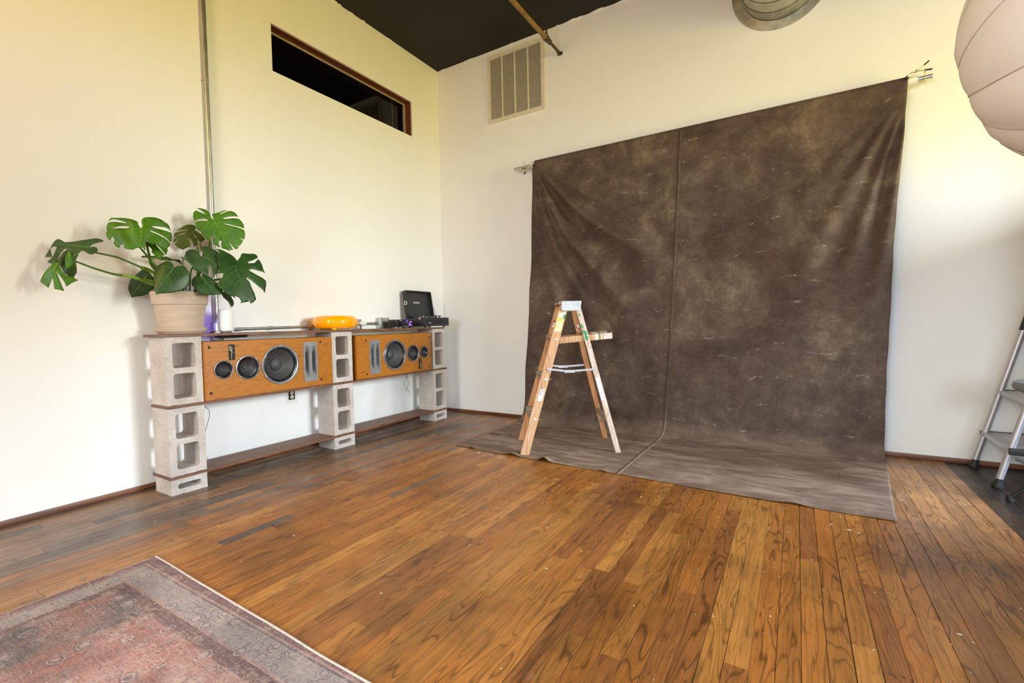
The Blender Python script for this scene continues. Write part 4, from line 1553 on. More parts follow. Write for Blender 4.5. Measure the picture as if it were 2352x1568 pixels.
L2 = [(665, 75), (760, 85), (860, 115), (930, 165), (970, 225), (985, 280), (1000, 330), (1035, 350), (1040, 320), (1020, 260), (1030, 215), (1100, 205), (1200, 175), (1290, 135), (1390, 128), (1300, 165), (1200, 215), (1210, 228), (1300, 195), (1400, 150), (1480, 142), (1560, 170), (1610, 220), (1648, 270), (1560, 262), (1450, 275), (1350, 300), (1275, 325), (1310, 345), (1420, 330), (1540, 312), (1660, 320), (1720, 370), (1770, 440), (1790, 520), (1798, 553), (1700, 520), (1620, 508), (1540, 490), (1430, 465), (1320, 455), (1330, 470), (1450, 495), (1600, 525), (1700, 550), (1795, 600), (1815, 700), (1805, 770), (1785, 825), (1720, 790), (1700, 800), (1765, 850), (1720, 930), (1665, 985), (1630, 955), (1655, 1025), (1580, 1060), (1500, 975), (1430, 905), (1470, 980), (1525, 1068), (1440, 1080), (1432, 1120), (1415, 1085), (1340, 1060), (1250, 1035), (1235, 960), (1240, 870), (1210, 850), (1175, 890), (1185, 960), (1220, 1020), (1140, 990), (1050, 940), (1055, 860), (1070, 790), (1105, 735), (1060, 740), (1000, 775), (985, 850), (1015, 912), (940, 850), (860, 800), (800, 730), (750, 690), (760, 640), (700, 620), (645, 570), (620, 490), (600, 430), (640, 400), (760, 388), (930, 390), (880, 345), (800, 330), (700, 345), (580, 390), (555, 270), (565, 190), (600, 150), (635, 135), (720, 175), (860, 232), (820, 190), (740, 130), (680, 100)]
j2 = make_leaf('C', L2, [(1035, 352), (1130, 500), (1240, 690), (1330, 880), (1425, 1070)], 0.24, (0.90, -0.42, 0.10), 'bright', 0.12, 0.05, 5)
L3 = [(135, 635), (220, 580), (310, 520), (400, 485), (500, 478), (590, 490), (635, 545), (600, 610), (640, 635), (740, 705), (850, 825), (740, 905), (690, 850), (640, 785), (600, 745), (548, 700), (560, 725), (610, 790), (660, 870), (675, 945), (570, 1000), (575, 960), (540, 880), (480, 805), (450, 805), (470, 860), (495, 940), (495, 1000), (400, 1035), (310, 1075), (305, 1095), (290, 1070), (190, 1020), (120, 950), (200, 810), (95, 910), (85, 830), (180, 745), (380, 685), (372, 665), (270, 690), (150, 750), (90, 790), (110, 675), (250, 632), (402, 612), (398, 598), (250, 602)]
j3 = make_leaf('C', L3, [(600, 622), (470, 760), (390, 880), (305, 1070)], 0.10, VN, 'olive', 0.1, 0.05, 3)
L9 = [(235, 1195), (150, 1010), (160, 870), (210, 740), (310, 660), (480, 505), (600, 460), (640, 500), (640, 560), (700, 620), (760, 700), (760, 980), (680, 1010), (670, 1075), (500, 1140), (280, 1170)]
j9 = make_leaf('E', L9, [(640, 655), (470, 840), (330, 1020), (245, 1170)], 0.09, (0.9, -0.4, -0.1), 'deep', 0.1, 0.1, 3)
L10 = [(455, 205), (500, 180), (600, 185), (760, 185), (900, 205), (1080, 200), (1200, 250), (1390, 262), (1440, 380), (1400, 350), (1260, 285), (1100, 295), (950, 285), (800, 240), (650, 225), (500, 228)]
j10 = make_leaf('E', L10, [(780, 232), (950, 255), (1200, 272), (1420, 340)], 0.12, (0.80, -0.4, 0.5), 'deep', 0.05, 0.05, 1)
L5 = [(160, 210), (230, 150), (330, 130), (430, 155), (500, 240), (560, 310), (630, 330), (600, 250), (545, 130), (560, 60), (650, 38), (760, 45), (880, 105), (1000, 190), (960, 330), (965, 440), (965, 560), (920, 690), (850, 760), (830, 775), (825, 700), (800, 560), (760, 510), (730, 560), (730, 700), (740, 780), (640, 700), (540, 640), (500, 600), (400, 590), (350, 540), (280, 460), (180, 340), (130, 280), (165, 250)]
j5 = make_leaf('D', L5, [(660, 340), (780, 395), (950, 500)], 0.33, (0.84, -0.30, 0.45), 'grey', 0.22, 0.1, 3)
L5b = [(45, 305), (100, 305), (200, 370), (300, 455), (260, 450), (180, 400), (110, 355)]
make_leaf('D', L5b, [(280, 440), (180, 380), (60, 308)], 0.36, (0.84, -0.30, 0.3), 'dark', 0.1, 0.1, 0)
L4 = [(1410, 405), (1480, 320), (1510, 240), (1560, 218), (1700, 230), (1830, 212), (1910, 250), (1918, 300), (1800, 370), (1665, 432), (1680, 458), (1830, 438), (1930, 325), (1980, 370), (2030, 450), (2060, 560), (2110, 655), (2060, 625), (1900, 600), (1780, 585), (1690, 615), (1750, 650), (1900, 710), (2050, 770), (2130, 830), (2138, 900), (2110, 1110), (2050, 1040), (1900, 940), (1760, 850), (1640, 800), (1630, 815), (1700, 870), (1740, 930), (1780, 1020), (1850, 1130), (1900, 1260), (1840, 1330), (1760, 1365), (1750, 1330), (1715, 1300), (1710, 1325), (1540, 1360), (1520, 1385), (1530, 1320), (1480, 1250), (1400, 1215), (1280, 1215), (1180, 1160), (1090, 1100), (1020, 1030), (940, 940), (990, 850), (1060, 780), (1080, 700), (930, 690), (960, 600), (970, 450), (900, 260), (990, 200), (900, 110), (1000, 120), (1120, 180), (1250, 250), (1340, 320)]
j4 = make_leaf('D', L4, [(1350, 520), (1420, 700), (1500, 850), (1550, 1080), (1560, 1300)], 0.40, (0.86, -0.25, 0.38), 'dark', 0.16, 0.14, 5)
L6 = [(310, 880), (350, 810), (430, 760), (500, 755), (560, 800), (580, 720), (640, 700), (760, 800), (860, 860), (950, 960), (1110, 1185), (1000, 1195), (850, 1205), (640, 1215), (540, 1195), (460, 1130), (390, 1050), (320, 980)]
j6 = make_leaf('D', L6, [(565, 800), (700, 960), (880, 1080), (1080, 1175)], 0.34, (0.88, -0.38, 0.30), 'dark', 0.25, 0.1, 3)
L7 = [(1030, 1200), (1100, 1140), (1180, 1160), (1260, 1250), (1340, 1360), (1355, 1420), (1340, 1480), (1290, 1495), (1275, 1525), (1270, 1480), (1190, 1370), (1080, 1290)]
make_leaf('D', L7, [(1110, 1150), (1200, 1300), (1285, 1480)], 0.27, (0.80, 0.1, 0.25), 'grey', 0.1, 0.1, 0)
L7b = [(1265, 1200), (1310, 1225), (1385, 1312), (1310, 1275)]
make_leaf('D', L7b, [(1275, 1210), (1320, 1250), (1375, 1305)], 0.30, VN, 'dark', 0, 0, 0)
L8 = [(820, 1090), (780, 1000), (745, 880), (745, 700), (770, 550), (820, 430), (920, 360), (1050, 305), (1150, 315), (1225, 380), (1245, 470), (1300, 440), (1400, 415), (1500, 430), (1570, 510), (1630, 600), (1640, 700), (1600, 840), (1500, 950), (1350, 1010), (1150, 1050), (900, 1070)]
j8 = make_leaf('E', L8, [(1230, 500), (1080, 680), (940, 870), (825, 1070)], 0.345, (0.88, -0.42, 0.28), 'dark', 0.28, 0.08, 5)
L12 = [(390, 750), (440, 690), (500, 640), (600, 480), (760, 410), (900, 500), (1040, 570), (990, 690), (1000, 870), (990, 990), (930, 1080), (830, 1105), (700, 1000), (560, 800), (400, 810)]
j12 = make_leaf('A', L12, [(975, 730), (860, 800), (760, 910)], 0.16, (0.85, -0.45, 0.1), 'deep', 0.3, 0.1, 2)
L12b = [(722, 640), (750, 540), (805, 475), (870, 510), (915, 620), (930, 740), (930, 850), (760, 905), (728, 800)]
make_leaf('A', L12b, [(820, 490), (830, 650), (800, 880)], 0.20, (0.95, -0.2, 0.2), 'bright', 0.3, 0.1, 2)
L13 = [(500, 740), (560, 800), (650, 950), (760, 1060), (930, 1085), (940, 1120), (1035, 1155), (860, 1230), (740, 1310), (690, 1200), (600, 1080), (505, 960), (560, 1100), (600, 1200), (685, 1415), (580, 1385), (450, 1365), (440, 1280), (430, 1130), (400, 1140), (300, 1340), (230, 1285), (105, 1190), (150, 1080), (230, 970), (400, 820), (440, 765)]
j13 = make_leaf('A', L13, [(560, 775), (480, 900), (500, 1100), (560, 1360)], 0.19, (0.9, -0.4, 0.25), 'bright', 0.15, 0.15, 2)
L11 = [(180, 520), (240, 430), (340, 300), (400, 210), (480, 135), (560, 140), (640, 190), (700, 240), (900, 250), (1120, 225), (1220, 215), (1480, 178), (1600, 205), (1655, 238), (1610, 265), (1480, 295), (1380, 330), (1300, 390), (1420, 385), (1490, 410), (1515, 460), (1480, 520), (1400, 565), (1300, 565), (1180, 490), (1120, 480), (1000, 590), (930, 615), (880, 540), (840, 440), (700, 410), (600, 480), (510, 630), (480, 700), (430, 720), (300, 690), (250, 640), (350, 580), (400, 530), (450, 430), (500, 330), (420, 305), (330, 325), (340, 420), (380, 550)]
j11 = make_leaf('A', L11, [(1300, 395), (1000, 355), (700, 300), (480, 270)], 0.21, (0.78, -0.42, 0.50), 'grey', 0.12, 0.12, 3)

# petioles
pc0 = PC + Vector((0.02, 0.0, 0.235))


def petiole(pts, r0, r1, mat=M_STEM):
    cp = catmull(pts, 6)
    n = len(cp)
    return tube('petiole', cp, [r0 + (r1 - r0) * i / (n - 1) for i in range(n)], mat, plant, seg=8)


petiole([j11 + Vector((-0.02, 0.02, -0.02)), px(*conv('A', [(1880, 610)])[0], x=0.20), px(*conv('B', [(500, 1190)])[0], x=0.19), px(*conv('B', [(1000, 1405)])[0], x=0.18)], 0.0045, 0.006)
petiole([px(*conv('B', [(1000, 1405)])[0], x=0.18), px(*conv('B', [(1280, 1530)])[0], x=0.17), pc0 + Vector((0, 0.02, 0.0))], 0.011, 0.009, M_SHEATH)
petiole([j12, px(*conv('A', [(1400, 890)])[0], x=0.19), px(*conv('A', [(1880, 1035)])[0], x=0.19), px(*conv('E', [(20, 650)])[0], x=0.19)], 0.0045, 0.007)
petiole([px(*conv('E', [(0, 640)])[0], x=0.19), px(*conv('E', [(300, 700)])[0], x=0.19), px(*conv('E', [(560, 790)])[0], x=0.18), px(*conv('E', [(745, 865)])[0], x=0.18), pc0], 0.008, 0.010, M_SHEATH)
petiole([px(*conv('B', [(1105, 780)])[0], x=0.30), px(*conv('B', [(1190, 1150)])[0], x=0.25), px(*conv('B', [(1300, 1430)])[0], x=0.20), pc0 + Vector((0, 0.02, 0))], 0.0055, 0.008)
petiole([px(*conv('B', [(945, 905)])[0], x=0.30), px(*conv('B', [(1180, 1190)])[0], x=0.22), px(*conv('B', [(1330, 1400)])[0], x=0.18), pc0 + Vector((0, 0.03, 0))], 0.0045, 0.008)
petiole([px(*conv('B', [(1320, 1180)])[0], x=0.15), px(*conv('B', [(1300, 1300)])[0], x=0.17), pc0 + Vector((0, 0.02, 0))], 0.004, 0.006, M_SHEATH)
petiole([px(*conv('C', [(640, 640)])[0], x=0.09), px(*conv('C', [(660, 1000)])[0], x=0.12), px(*conv('C', [(690, 1250)])[0], x=0.15), pc0 + Vector((0, 0.08, 0))], 0.004, 0.006)
petiole([px(*conv('C', [(1035, 350)])[0], x=0.23), px(*conv('C', [(960, 760)])[0], x=0.19), px(*conv('C', [(945, 1000)])[0], x=0.18), pc0 + Vector((0, 0.10, 0))], 0.005, 0.007)
petiole([j4, px(*conv('D', [(1150, 800)])[0], x=0.30), px(*conv('D', [(800, 900)])[0], x=0.22), pc0 + Vector((0, 0.08, 0))], 0.005, 0.008)
petiole([j5, px(*conv('D', [(600, 520)])[0], x=0.26), px(*conv('D', [(510, 700)])[0], x=0.22), pc0 + Vector((0.02, 0.06, 0))], 0.005, 0.007)
petiole([j6, px(*conv('D', [(500, 850)])[0], x=0.27), pc0 + Vector((0.03, 0.05, 0))], 0.004, 0.006)
petiole([j8, px(*conv('E', [(1300, 640)])[0], x=0.27), pc0 + Vector((0.04, 0.0, 0))], 0.004, 0.006)
petiole([j9, px(*conv('E', [(540, 750)])[0], x=0.12), px(*conv('E', [(760, 800)])[0], x=0.14), pc0], 0.004, 0.006, M_SHEATH)
petiole([px(*conv('D', [(125, 350)])[0], x=0.22), px(*conv('D', [(100, 520)])[0], x=0.2), pc0 + Vector((0, 0.03, 0))], 0.0022, 0.004)
petiole([px(*conv('C', [(725, 920)])[0], x=0.21), px(*conv('C', [(760, 1080)])[0], x=0.21), px(*conv('C', [(800, 1250)])[0], x=0.21), pc0 + Vector((0, 0.07, 0))], 0.004, 0.005, plain('brown_dried_sheath', (0.10, 0.035, 0.018), 0.7))
petiole([px(*conv('D', [(380, 560)])[0], x=0.2), px(*conv('D', [(300, 650)])[0], x=0.2), pc0 + Vector((0.03, 0.03, 0))], 0.007, 0.004)

# white network device behind the pot
rt = empty('wireless_router', (0.205, -2.432, ZTOP), 'white rounded wireless router standing beside the plant pot', 'router')
prof = []
bm = bmesh.new()
rings = []
NS = 40
for k, (h, s_) in enumerate(((0.008, 0.80), (0.014, 0.90), (0.022, 0.97), (0.034, 1.0), (0.128, 1.0), (0.140, 0.985), (0.147, 0.95), (0.151, 0.88))):
    ring = []
    for i in range(NS):
        a = 2 * PI * i / NS
        ca, sa = math.cos(a), math.sin(a)
        ring.append(bm.verts.new((0.036 * s_ * math.copysign(abs(ca) ** 0.8, ca), 0.046 * s_ * math.copysign(abs(sa) ** 0.8, sa), h + (0.010 * (ca * 0.5 - 0.1) if h > 0.12 else 0))))
    rings.append(ring)
for A, B in zip(rings, rings[1:]):
    for i in range(NS):
        bm.faces.new((A[i], A[(i + 1) % NS], B[(i + 1) % NS], B[i]))
bm.faces.new(rings[0][::-1])
bm.faces.new(rings[-1])
finish(bm, 'router_body', M_WHITEP, rt, (0, 0, 0), 40)
lathe('router_foot', [(0, 0.0005), (0.030, 0.0005), (0.034, 0.010), (0, 0.010)], plain('grey_plastic', (0.12, 0.11, 0.13), 0.5), rt, (0, 0, 0), seg=32)
lathe('power_button', [(0, 0.154), (0.006, 0.1535), (0.0075, 0.151)], plain('grey_button', (0.4, 0.4, 0.42), 0.4), rt, (0.012, 0.0, 0.001), seg=18)
s = NT('blue_led')
s.set((0.05, 0.02, 0.6), 0.4)
s.b.inputs['Emission Color'].default_value = (0.12, 0.03, 1.0, 1)
s.b.inputs['Emission Strength'].default_value = 14.0
M_LED = s.m
box('status_light', (-0.040, -0.030, 0.040), (-0.037, -0.020, 0.10), M_LED, rt, 0.0, (0, 0, 0))
bl = bpy.data.lights.new('router_glow', 'POINT')
bl.energy = 0.22
bl.color = (0.25, 0.10, 1.0)
bl.shadow_soft_size = 0.012
blo = bpy.data.objects.new('router_glow', bl)
COL.objects.link(blo)
blo.location = (0.150, -2.452, ZTOP + 0.06)
tag(tube('router_cable', catmull([(0.166, -2.46, ZTOP + 0.012), (0.13, -2.475, ZTOP + 0.006), (0.08, -2.47, ZTOP + 0.003), (0.055, -2.44, ZTOP - 0.0)], 5), 0.0025, M_BLACKR, seg=8), 'short black cord running from the white router to the wall conduit', 'cable')

# orange lamp
s = NT('glossy_orange_glass')
s.set((0.95, 0.30, 0.0), 0.10)
s.b.inputs['Coat Weight'].default_value = 0.6
s.b.inputs['Coat Roughness'].default_value = 0.04
s.b.inputs['Emission Color'].default_value = (1.0, 0.33, 0.0, 1)
s.b.inputs['Emission Strength'].default_value = 0.42
M_ORANGE = s.m
M_YEL = plain('yellow_base_plastic', (0.80, 0.48, 0.02), 0.3, var=0.05)
lamp = empty('donut_lamp', (0.206, -1.592, ZTOP), 'glossy orange donut-shaped table lamp on the shelf', 'lamp')
pr = [(0.0, 0.094)]
RL, HL = 0.170, 0.098
for k in range(7):
    pr.append((0.03 + k * 0.012, 0.098 + 0.014 * math.sin(k / 6 * PI / 2)))
for k in range(19):
    a = PI / 2 - k * PI * 1.0 / 18
    pr.append((RL - 0.052 + 0.052 * max(0.0, math.cos(a)) ** 0.9, 0.062 + 0.050 * math.sin(a)))
pr += [(0.05, 0.010), (0, 0.010)]
lathe('lamp_shade', pr, M_ORANGE, lamp, (0, 0, 0), seg=80, smooth=60)
lathe('lamp_base', [(0, 0.003), (0.100, 0.003), (0.112, 0.006), (0.126, 0.0135), (0, 0.0135)], M_YEL, lamp, (0, 0, 0), seg=64)
box('foot', (0.075, -0.098, 0.0002), (0.100, -0.068, 0.010), M_YEL, lamp, 0.002, (0, 0, 0))
for k in range(3):
    a = 0.5 + k * 2.1
    lathe('foot', [(0, 0.0002), (0.006, 0.0002), (0.007, 0.0035), (0, 0.0035)], M_WHITEP, lamp, (0.09 * math.cos(a), 0.09 * math.sin(a), 0), seg=12)

# amplifier
M_ABS = plain('black_textured_plastic', (0.014, 0.014, 0.016), 0.42, var=0.2, scale=120)
M_GREYK = plain('grey_knob', (0.30, 0.31, 0.33), 0.35, 0.3)
amp = empty('amplifier', (0.195, -0.858, ZTOP), 'small black amplifier with glowing blue dial beside the record player', 'amplifier')
AY0, AY1 = -0.095, 0.095
box('amplifier_case', (-0.065, AY0, 0.009), (0.062, AY1, 0.078), M_ABS, amp, 0.003, (0, 0, 0))
box('front_panel', (0.062, AY0, 0.009), (0.066, AY1, 0.078), plain('glossy_black_panel', (0.008, 0.008, 0.012), 0.15), amp, 0.001, (0, 0, 0))
for fx, fy in ((-0.05, -0.08), (0.05, -0.08), (-0.05, 0.08), (0.05, 0.08)):
    lathe('foot', [(0, 0.0003), (0.007, 0.0003), (0.008, 0.0095), (0, 0.0095)], M_BLACKR, amp, (fx, fy, 0), seg=12)
bm = bmesh.new()
for k in range(9):
    add_box(bm, (-0.045 + k * 0.008, AY0 - 0.0008, 0.042), (-0.041 + k * 0.008, AY0 + 0.001, 0.062))
finish(bm, 'vent_slots', M_HOLE, amp, (0, 0, 0))
dial = lathe('volume_dial', [(0, 0.010), (0.012, 0.010), (0.0135, 0.008), (0.0135, 0.0)], M_ABS, amp, (0.066, 0.064, 0.042), M=RX90, seg=24)
lathe('dial_glow', [(0.0135, 0.0003), (0.0135, 0.0016), (0.019, 0.0016), (0.019, 0.0003)], M_LED, dial, (0, 0, 0), M=RX90, seg=28, closed=True)
s = NT('blue_display')
s.set((0.02, 0.01, 0.2), 0.2)
s.b.inputs['Emission Color'].default_value = (0.12, 0.05, 1.0, 1)
s.b.inputs['Emission Strength'].default_value = 2.5
box('display', (0.0662, 0.0, 0.062), (0.0674, 0.024, 0.072), s.m, amp, 0.0, (0, 0, 0))
for k in range(4):
    lathe('knob', [(0, 0.007), (0.0035, 0.007), (0.0042, 0.0)], M_GREYK, amp, (0.066, -0.052 + k * 0.022, 0.050), M=RX90, seg=14)
for k in range(4):
    lathe('socket', [(0.0042, 0.002), (0.0042, 0.0), ], M_GREYK, amp, (0.0665, -0.062 + k * 0.022, 0.034), M=RX90, seg=14)
for yy, zz, w in ((-0.068, 0.069, 0.018), (0.048, 0.028, 0.008), (0.034, 0.028, 0.006), (-0.04, 0.069, 0.006)):
    box('label_mark', (0.0661, yy - w / 2, zz - 0.002), (0.0667, yy + w / 2, zz + 0.002), M_WHITEP, amp, 0.0, (0, 0, 0))
box('card_slot', (0.0661, -0.055, 0.0135), (0.0668, 0.040, 0.0175), M_GREYK, amp, 0.0, (0, 0, 0))

# record player in a black case
M_LEATHER = plain('black_leatherette', (0.016, 0.016, 0.018), 0.45, var=0.15, scale=90, bump=0.3)
M_LINING = plain('charcoal_lining', (0.030, 0.029, 0.031), 0.6, var=0.1, scale=60)
M_SILVER = plain('silver_print', (0.75, 0.78, 0.80), 0.35, 0.3, var=0.03)
rp = empty('record_player', (0.190, -0.478, ZTOP), 'black suitcase record player with its lid open', 'record player')
BX, BY = 0.122, 0.190
box('base_case', (-BX, -BY, 0.012), (BX, BY, 0.095), M_LEATHER, rp, 0.005, (0, 0, 0))
for fx, fy in ((-0.1, -0.16), (0.1, -0.16), (-0.1, 0.15), (0.1, 0.13)):
    lathe('foot', [(0, 0.0003), (0.010, 0.0003), (0.011, 0.0125), (0, 0.0125)], M_BLACKR, rp, (fx, fy, 0), seg=14)
bm = bmesh.new()
add_plate(bm, rrect(-0.150, 0.028, 0.165, 0.078, 0.006, 4), [rrect(-0.146, 0.032, 0.161, 0.074, 0.005, 4)[::-1]], 0.0025, lambda u, v, w: (BX + w, u, v))
finish(bm, 'grille_frame', M_ABS, rp, (0, 0, 0))
bm = bmesh.new()
add_plate(bm, rrect(-0.146, 0.032, 0.161, 0.074, 0.005, 4), [], 0.001, lambda u, v, w: (BX + w, u, v))
grl = finish(bm, 'grille_cloth', plain('black_grille_cloth', (0.010, 0.011, 0.014), 0.7, var=0.3, scale=300), rp, (0, 0, 0))
MTF = Matrix(((0, 0, 1, BX + 0.0014), (1, 0, 0, 0), (0, 1, 0, 0), (0, 0, 0, 1)))
text_obj('lettering', 'CROSLEY', 0.0105, M_SILVER, grl, Matrix.Translation((0, -0.110, 0.043)) @ MTF, sx=1.05, offset=0.0003)
# deck, platter, tone arm
box('deck', (-BX + 0.01, -BY + 0.01, 0.095), (BX - 0.01, BY - 0.01, 0.0965), M_ABS, rp, 0.0, (0, 0, 0))
lathe('platter', [(0, 0.0965), (0.098, 0.0965), (0.100, 0.099), (0.100, 0.104), (0.096, 0.1055), (0, 0.1055)], plain('grey_platter', (0.09, 0.09, 0.10), 0.3, 0.3), rp, (0.0, -0.060, 0), seg=48)
lathe('spindle', [(0, 0.117), (0.003, 0.116), (0.0035, 0.1055)], M_SILVER, rp, (0.0, -0.060, 0), seg=12)
arm = tube('tone_arm', catmull([(-0.085, 0.120, 0.118), (-0.04, 0.125, 0.119), (0.03, 0.120, 0.117), (0.075, 0.105, 0.113)], 4), 0.0035, M_ABS, rp, seg=8, loc=(0, 0, 0))
lathe('arm_pivot', [(0, 0.126), (0.010, 0.125), (0.014, 0.116), (0.018, 0.0965)], M_ABS, arm, (-0.085, 0.120, 0), seg=20)
box('headshell', (0.062, 0.094, 0.108), (0.095, 0.110, 0.116), M_ABS, arm, 0.001, (0, 0, 0))
box('arm_rest', (0.005, 0.112, 0.0965), (0.015, 0.128, 0.115), M_BLACKR, rp, 0.001, (0, 0, 0))
for k, (fx, fy) in enumerate(((0.06, 0.150), (0.02, 0.158), (-0.04, 0.158))):
    lathe('knob', [(0, 0.109), (0.007, 0.109), (0.008, 0.0965)], M_SILVER if k < 1 else M_ABS, rp, (fx, fy, 0), seg=16)
# lid, hinged at the back and leaning slightly towards the wall
ML = Matrix.Translation((-BX + 0.008, 0, 0.097)) @ Matrix.Rotation(math.radians(-9), 4, 'Y')
bm = bmesh.new()
LH_, LD = 0.268, 0.050
add_plate(bm, rrect(-BY, 0.0, BY, LH_, 0.004, 2), [rrect(-BY + 0.012, 0.012, BY - 0.012, LH_ - 0.012)[::-1]], LD, lambda u, v, w: ML @ Vector((w - 0.0, u, v)))
lid = finish(bm, 'lid', M_LEATHER, rp, (0, 0, 0), 30)
bm = bmesh.new()
add_plate(bm, rrect(-BY + 0.011, 0.011, BY - 0.011, LH_ - 0.011), [], 0.006, lambda u, v, w: ML @ Vector((0.001 + w, u, v)))
finish(bm, 'lid_lining', M_LINING, lid, (0, 0, 0))
box('lid_side_strap', (0, 0, 0), (0.001, 0.001, 0.001), M_LEATHER, lid, 0.0, (0, 0, 0)).hide_render = False
MTL = ML @ Matrix(((0, 0, 1, 0.0078), (1, 0, 0, -0.01), (0, 1, 0, 0.155), (0, 0, 0, 1)))
text_obj('lettering', 'CROSLEY', 0.0225, M_SILVER, lid, MTL, sx=1.05, offset=0.0006)
bm = bmesh.new()
for zz in (0.128, 0.156):
    add_box(bm, (0.006, -BY - 0.003, zz), (0.045, -BY + 0.0005, zz + 0.005), ML)
add_box(bm, (0.010, -BY - 0.002, 0.128), (0.016, -BY + 0.0005, 0.161), ML)
add_box(bm, (0.036, -BY - 0.002, 0.128), (0.042, -BY + 0.0005, 0.161), ML)
finish(bm, 'latch', M_SILVER, lid, (0, 0, 0))
bm = bmesh.new()
add_box(bm, (0.055, -BY - 0.003, 0.078), (0.070, -BY + 0.0005, 0.098), None, 0.001)
finish(bm, 'latch', M_CREAMP, rp, (0, 0, 0))
tube('lid_stay', catmull([(-0.03, BY - 0.004, 0.097), (-0.06, BY - 0.001, 0.17), (-0.075, BY + 0.002, 0.215)], 4), 0.0018, M_ABS, rp, seg=6, loc=(0, 0, 0))
rp.rotation_euler = (0, 0, math.radians(1.5))

# ------------------------------------------------------------------ wooden stepladder
LO = Vector((1.866, -0.763, 0.0))
LA = 0.564
US = Vector((math.cos(LA), math.sin(LA), 0))
UT = Vector((-math.sin(LA), math.cos(LA), 0))
FZ = 0.004       # canvas thickness under the feet


def LP(s_, t_, z_):
    return US * s_ + UT * t_ + Vector((0, 0, z_ + FZ))


SF0, SR0, SF1, SR1, WF0, WR0, W1, HT = 0.367, 0.318, 0.049, 0.046, 0.470, 0.455, 0.292, 1.076
M_LW = wood('ladder_fir', (0.34, 0.150, 0.062), (0.54, 0.315, 0.165), 'z', 0.55, 7, 1.0, pale=((0.54, 0.37, 0.28), 0.55))
M_LW2 = wood('ladder_fir_orange', (0.25, 0.090, 0.025), (0.44, 0.20, 0.075), 'z', 0.55, 6, 1.0)
M_LW3 = wood('whitewashed_fir', (0.38, 0.23, 0.15), (0.56, 0.41, 0.32), 'z', 0.6, 7, 1.0, pale=((0.66, 0.58, 0.54), 0.46))
M_LWG = wood('weathered_step', (0.13, 0.095, 0.065), (0.34, 0.27, 0.20), 'y', 0.75, 6, 1.0)
M_ALU = plain('dull_aluminium', (0.60, 0.61, 0.64), 0.38, 0.7, var=0.08, scale=30)
M_WPAINT = plain('dried_white_paint', (0.60, 0.54, 0.49), 0.5, var=0.12, scale=60)
M_GPAINT = plain('green_paint', (0.03, 0.26, 0.10), 0.4, var=0.15)
M_STKW = plain('white_sticker', (0.80, 0.80, 0.78), 0.4, var=0.03)
M_STKY = NT('worn_yellow_sticker')
c = M_STKY.coord('Object')
M_STKY.set(M_STKY.ramp(M_STKY.noise(c, 16, 4, 0.6), [(0.42, (0.82, 0.80, 0.68)), (0.58, (0.80, 0.66, 0.08))]), 0.4)
M_STKY = M_STKY.m
M_INK = plain('black_ink', (0.03, 0.03, 0.035), 0.5)
M_INKR = plain('red_ink', (0.62, 0.04, 0.06), 0.5)
M_INKG = plain('grey_ink', (0.35, 0.35, 0.36), 0.5)
lad = empty('wooden_stepladder', LO, 'paint-splashed wooden stepladder standing open on the brown canvas', 'ladder')


def rail(sa, wa, sb, wb, sg, w, th, mat, zb=HT + 0.012):
    """tapered side rail with ends cut level; sg picks the near or far side"""
    bm = bmesh.new()
    vs = []
    for s_, hw, z_ in ((sa, wa / 2, 0.0), (sb, wb / 2, zb)):
        for ds, dt in ((-w / 2, 0), (w / 2, 0), (w / 2, -th), (-w / 2, -th)):
            vs.append(bm.verts.new(LP(s_ + ds, sg * (hw + dt), z_)))
    for q in ((0, 1, 2, 3), (7, 6, 5, 4), (0, 4, 5, 1), (1, 5, 6, 2), (2, 6, 7, 3), (3, 7, 4, 0)):
        bm.faces.new([vs[i] for i in q])
    bmesh.ops.recalc_face_normals(bm, faces=bm.faces)
    bmesh.ops.bevel(bm, geom=list(bm.edges), offset=0.002, segments=1, affect='EDGES')
    return finish(bm, 'leg', mat, lad, (0, 0, 0))


def fr(z_):   # front rail centre s and half width at height z
    k = z_ / HT
    return -(SF0 + (SF1 - SF0) * k), (WF0 + (W1 - WF0) * k) / 2


def rr_(z_):
    k = z_ / HT
    return (SR0 + (SR1 - SR0) * k), (WR0 + (W1 - 0.012 - WR0) * k) / 2


leg_n = rail(-SF0, WF0, -SF1, W1, -1, 0.066, 0.020, M_LW)
leg_f = rail(-SF0, WF0, -SF1, W1, 1, 0.066, 0.020, M_LW2)
leg_rn = rail(SR0, WR0, SR1, W1 - 0.012, -1, 0.040, 0.020, M_LW3)
leg_rf = rail(SR0, WR0, SR1, W1 - 0.012, 1, 0.040, 0.020, M_LW2)
# worn bottoms
M_WORN = wood('worn_foot_wood', (0.20, 0.10, 0.055), (0.42, 0.25, 0.15), 'z', 0.8, 5)
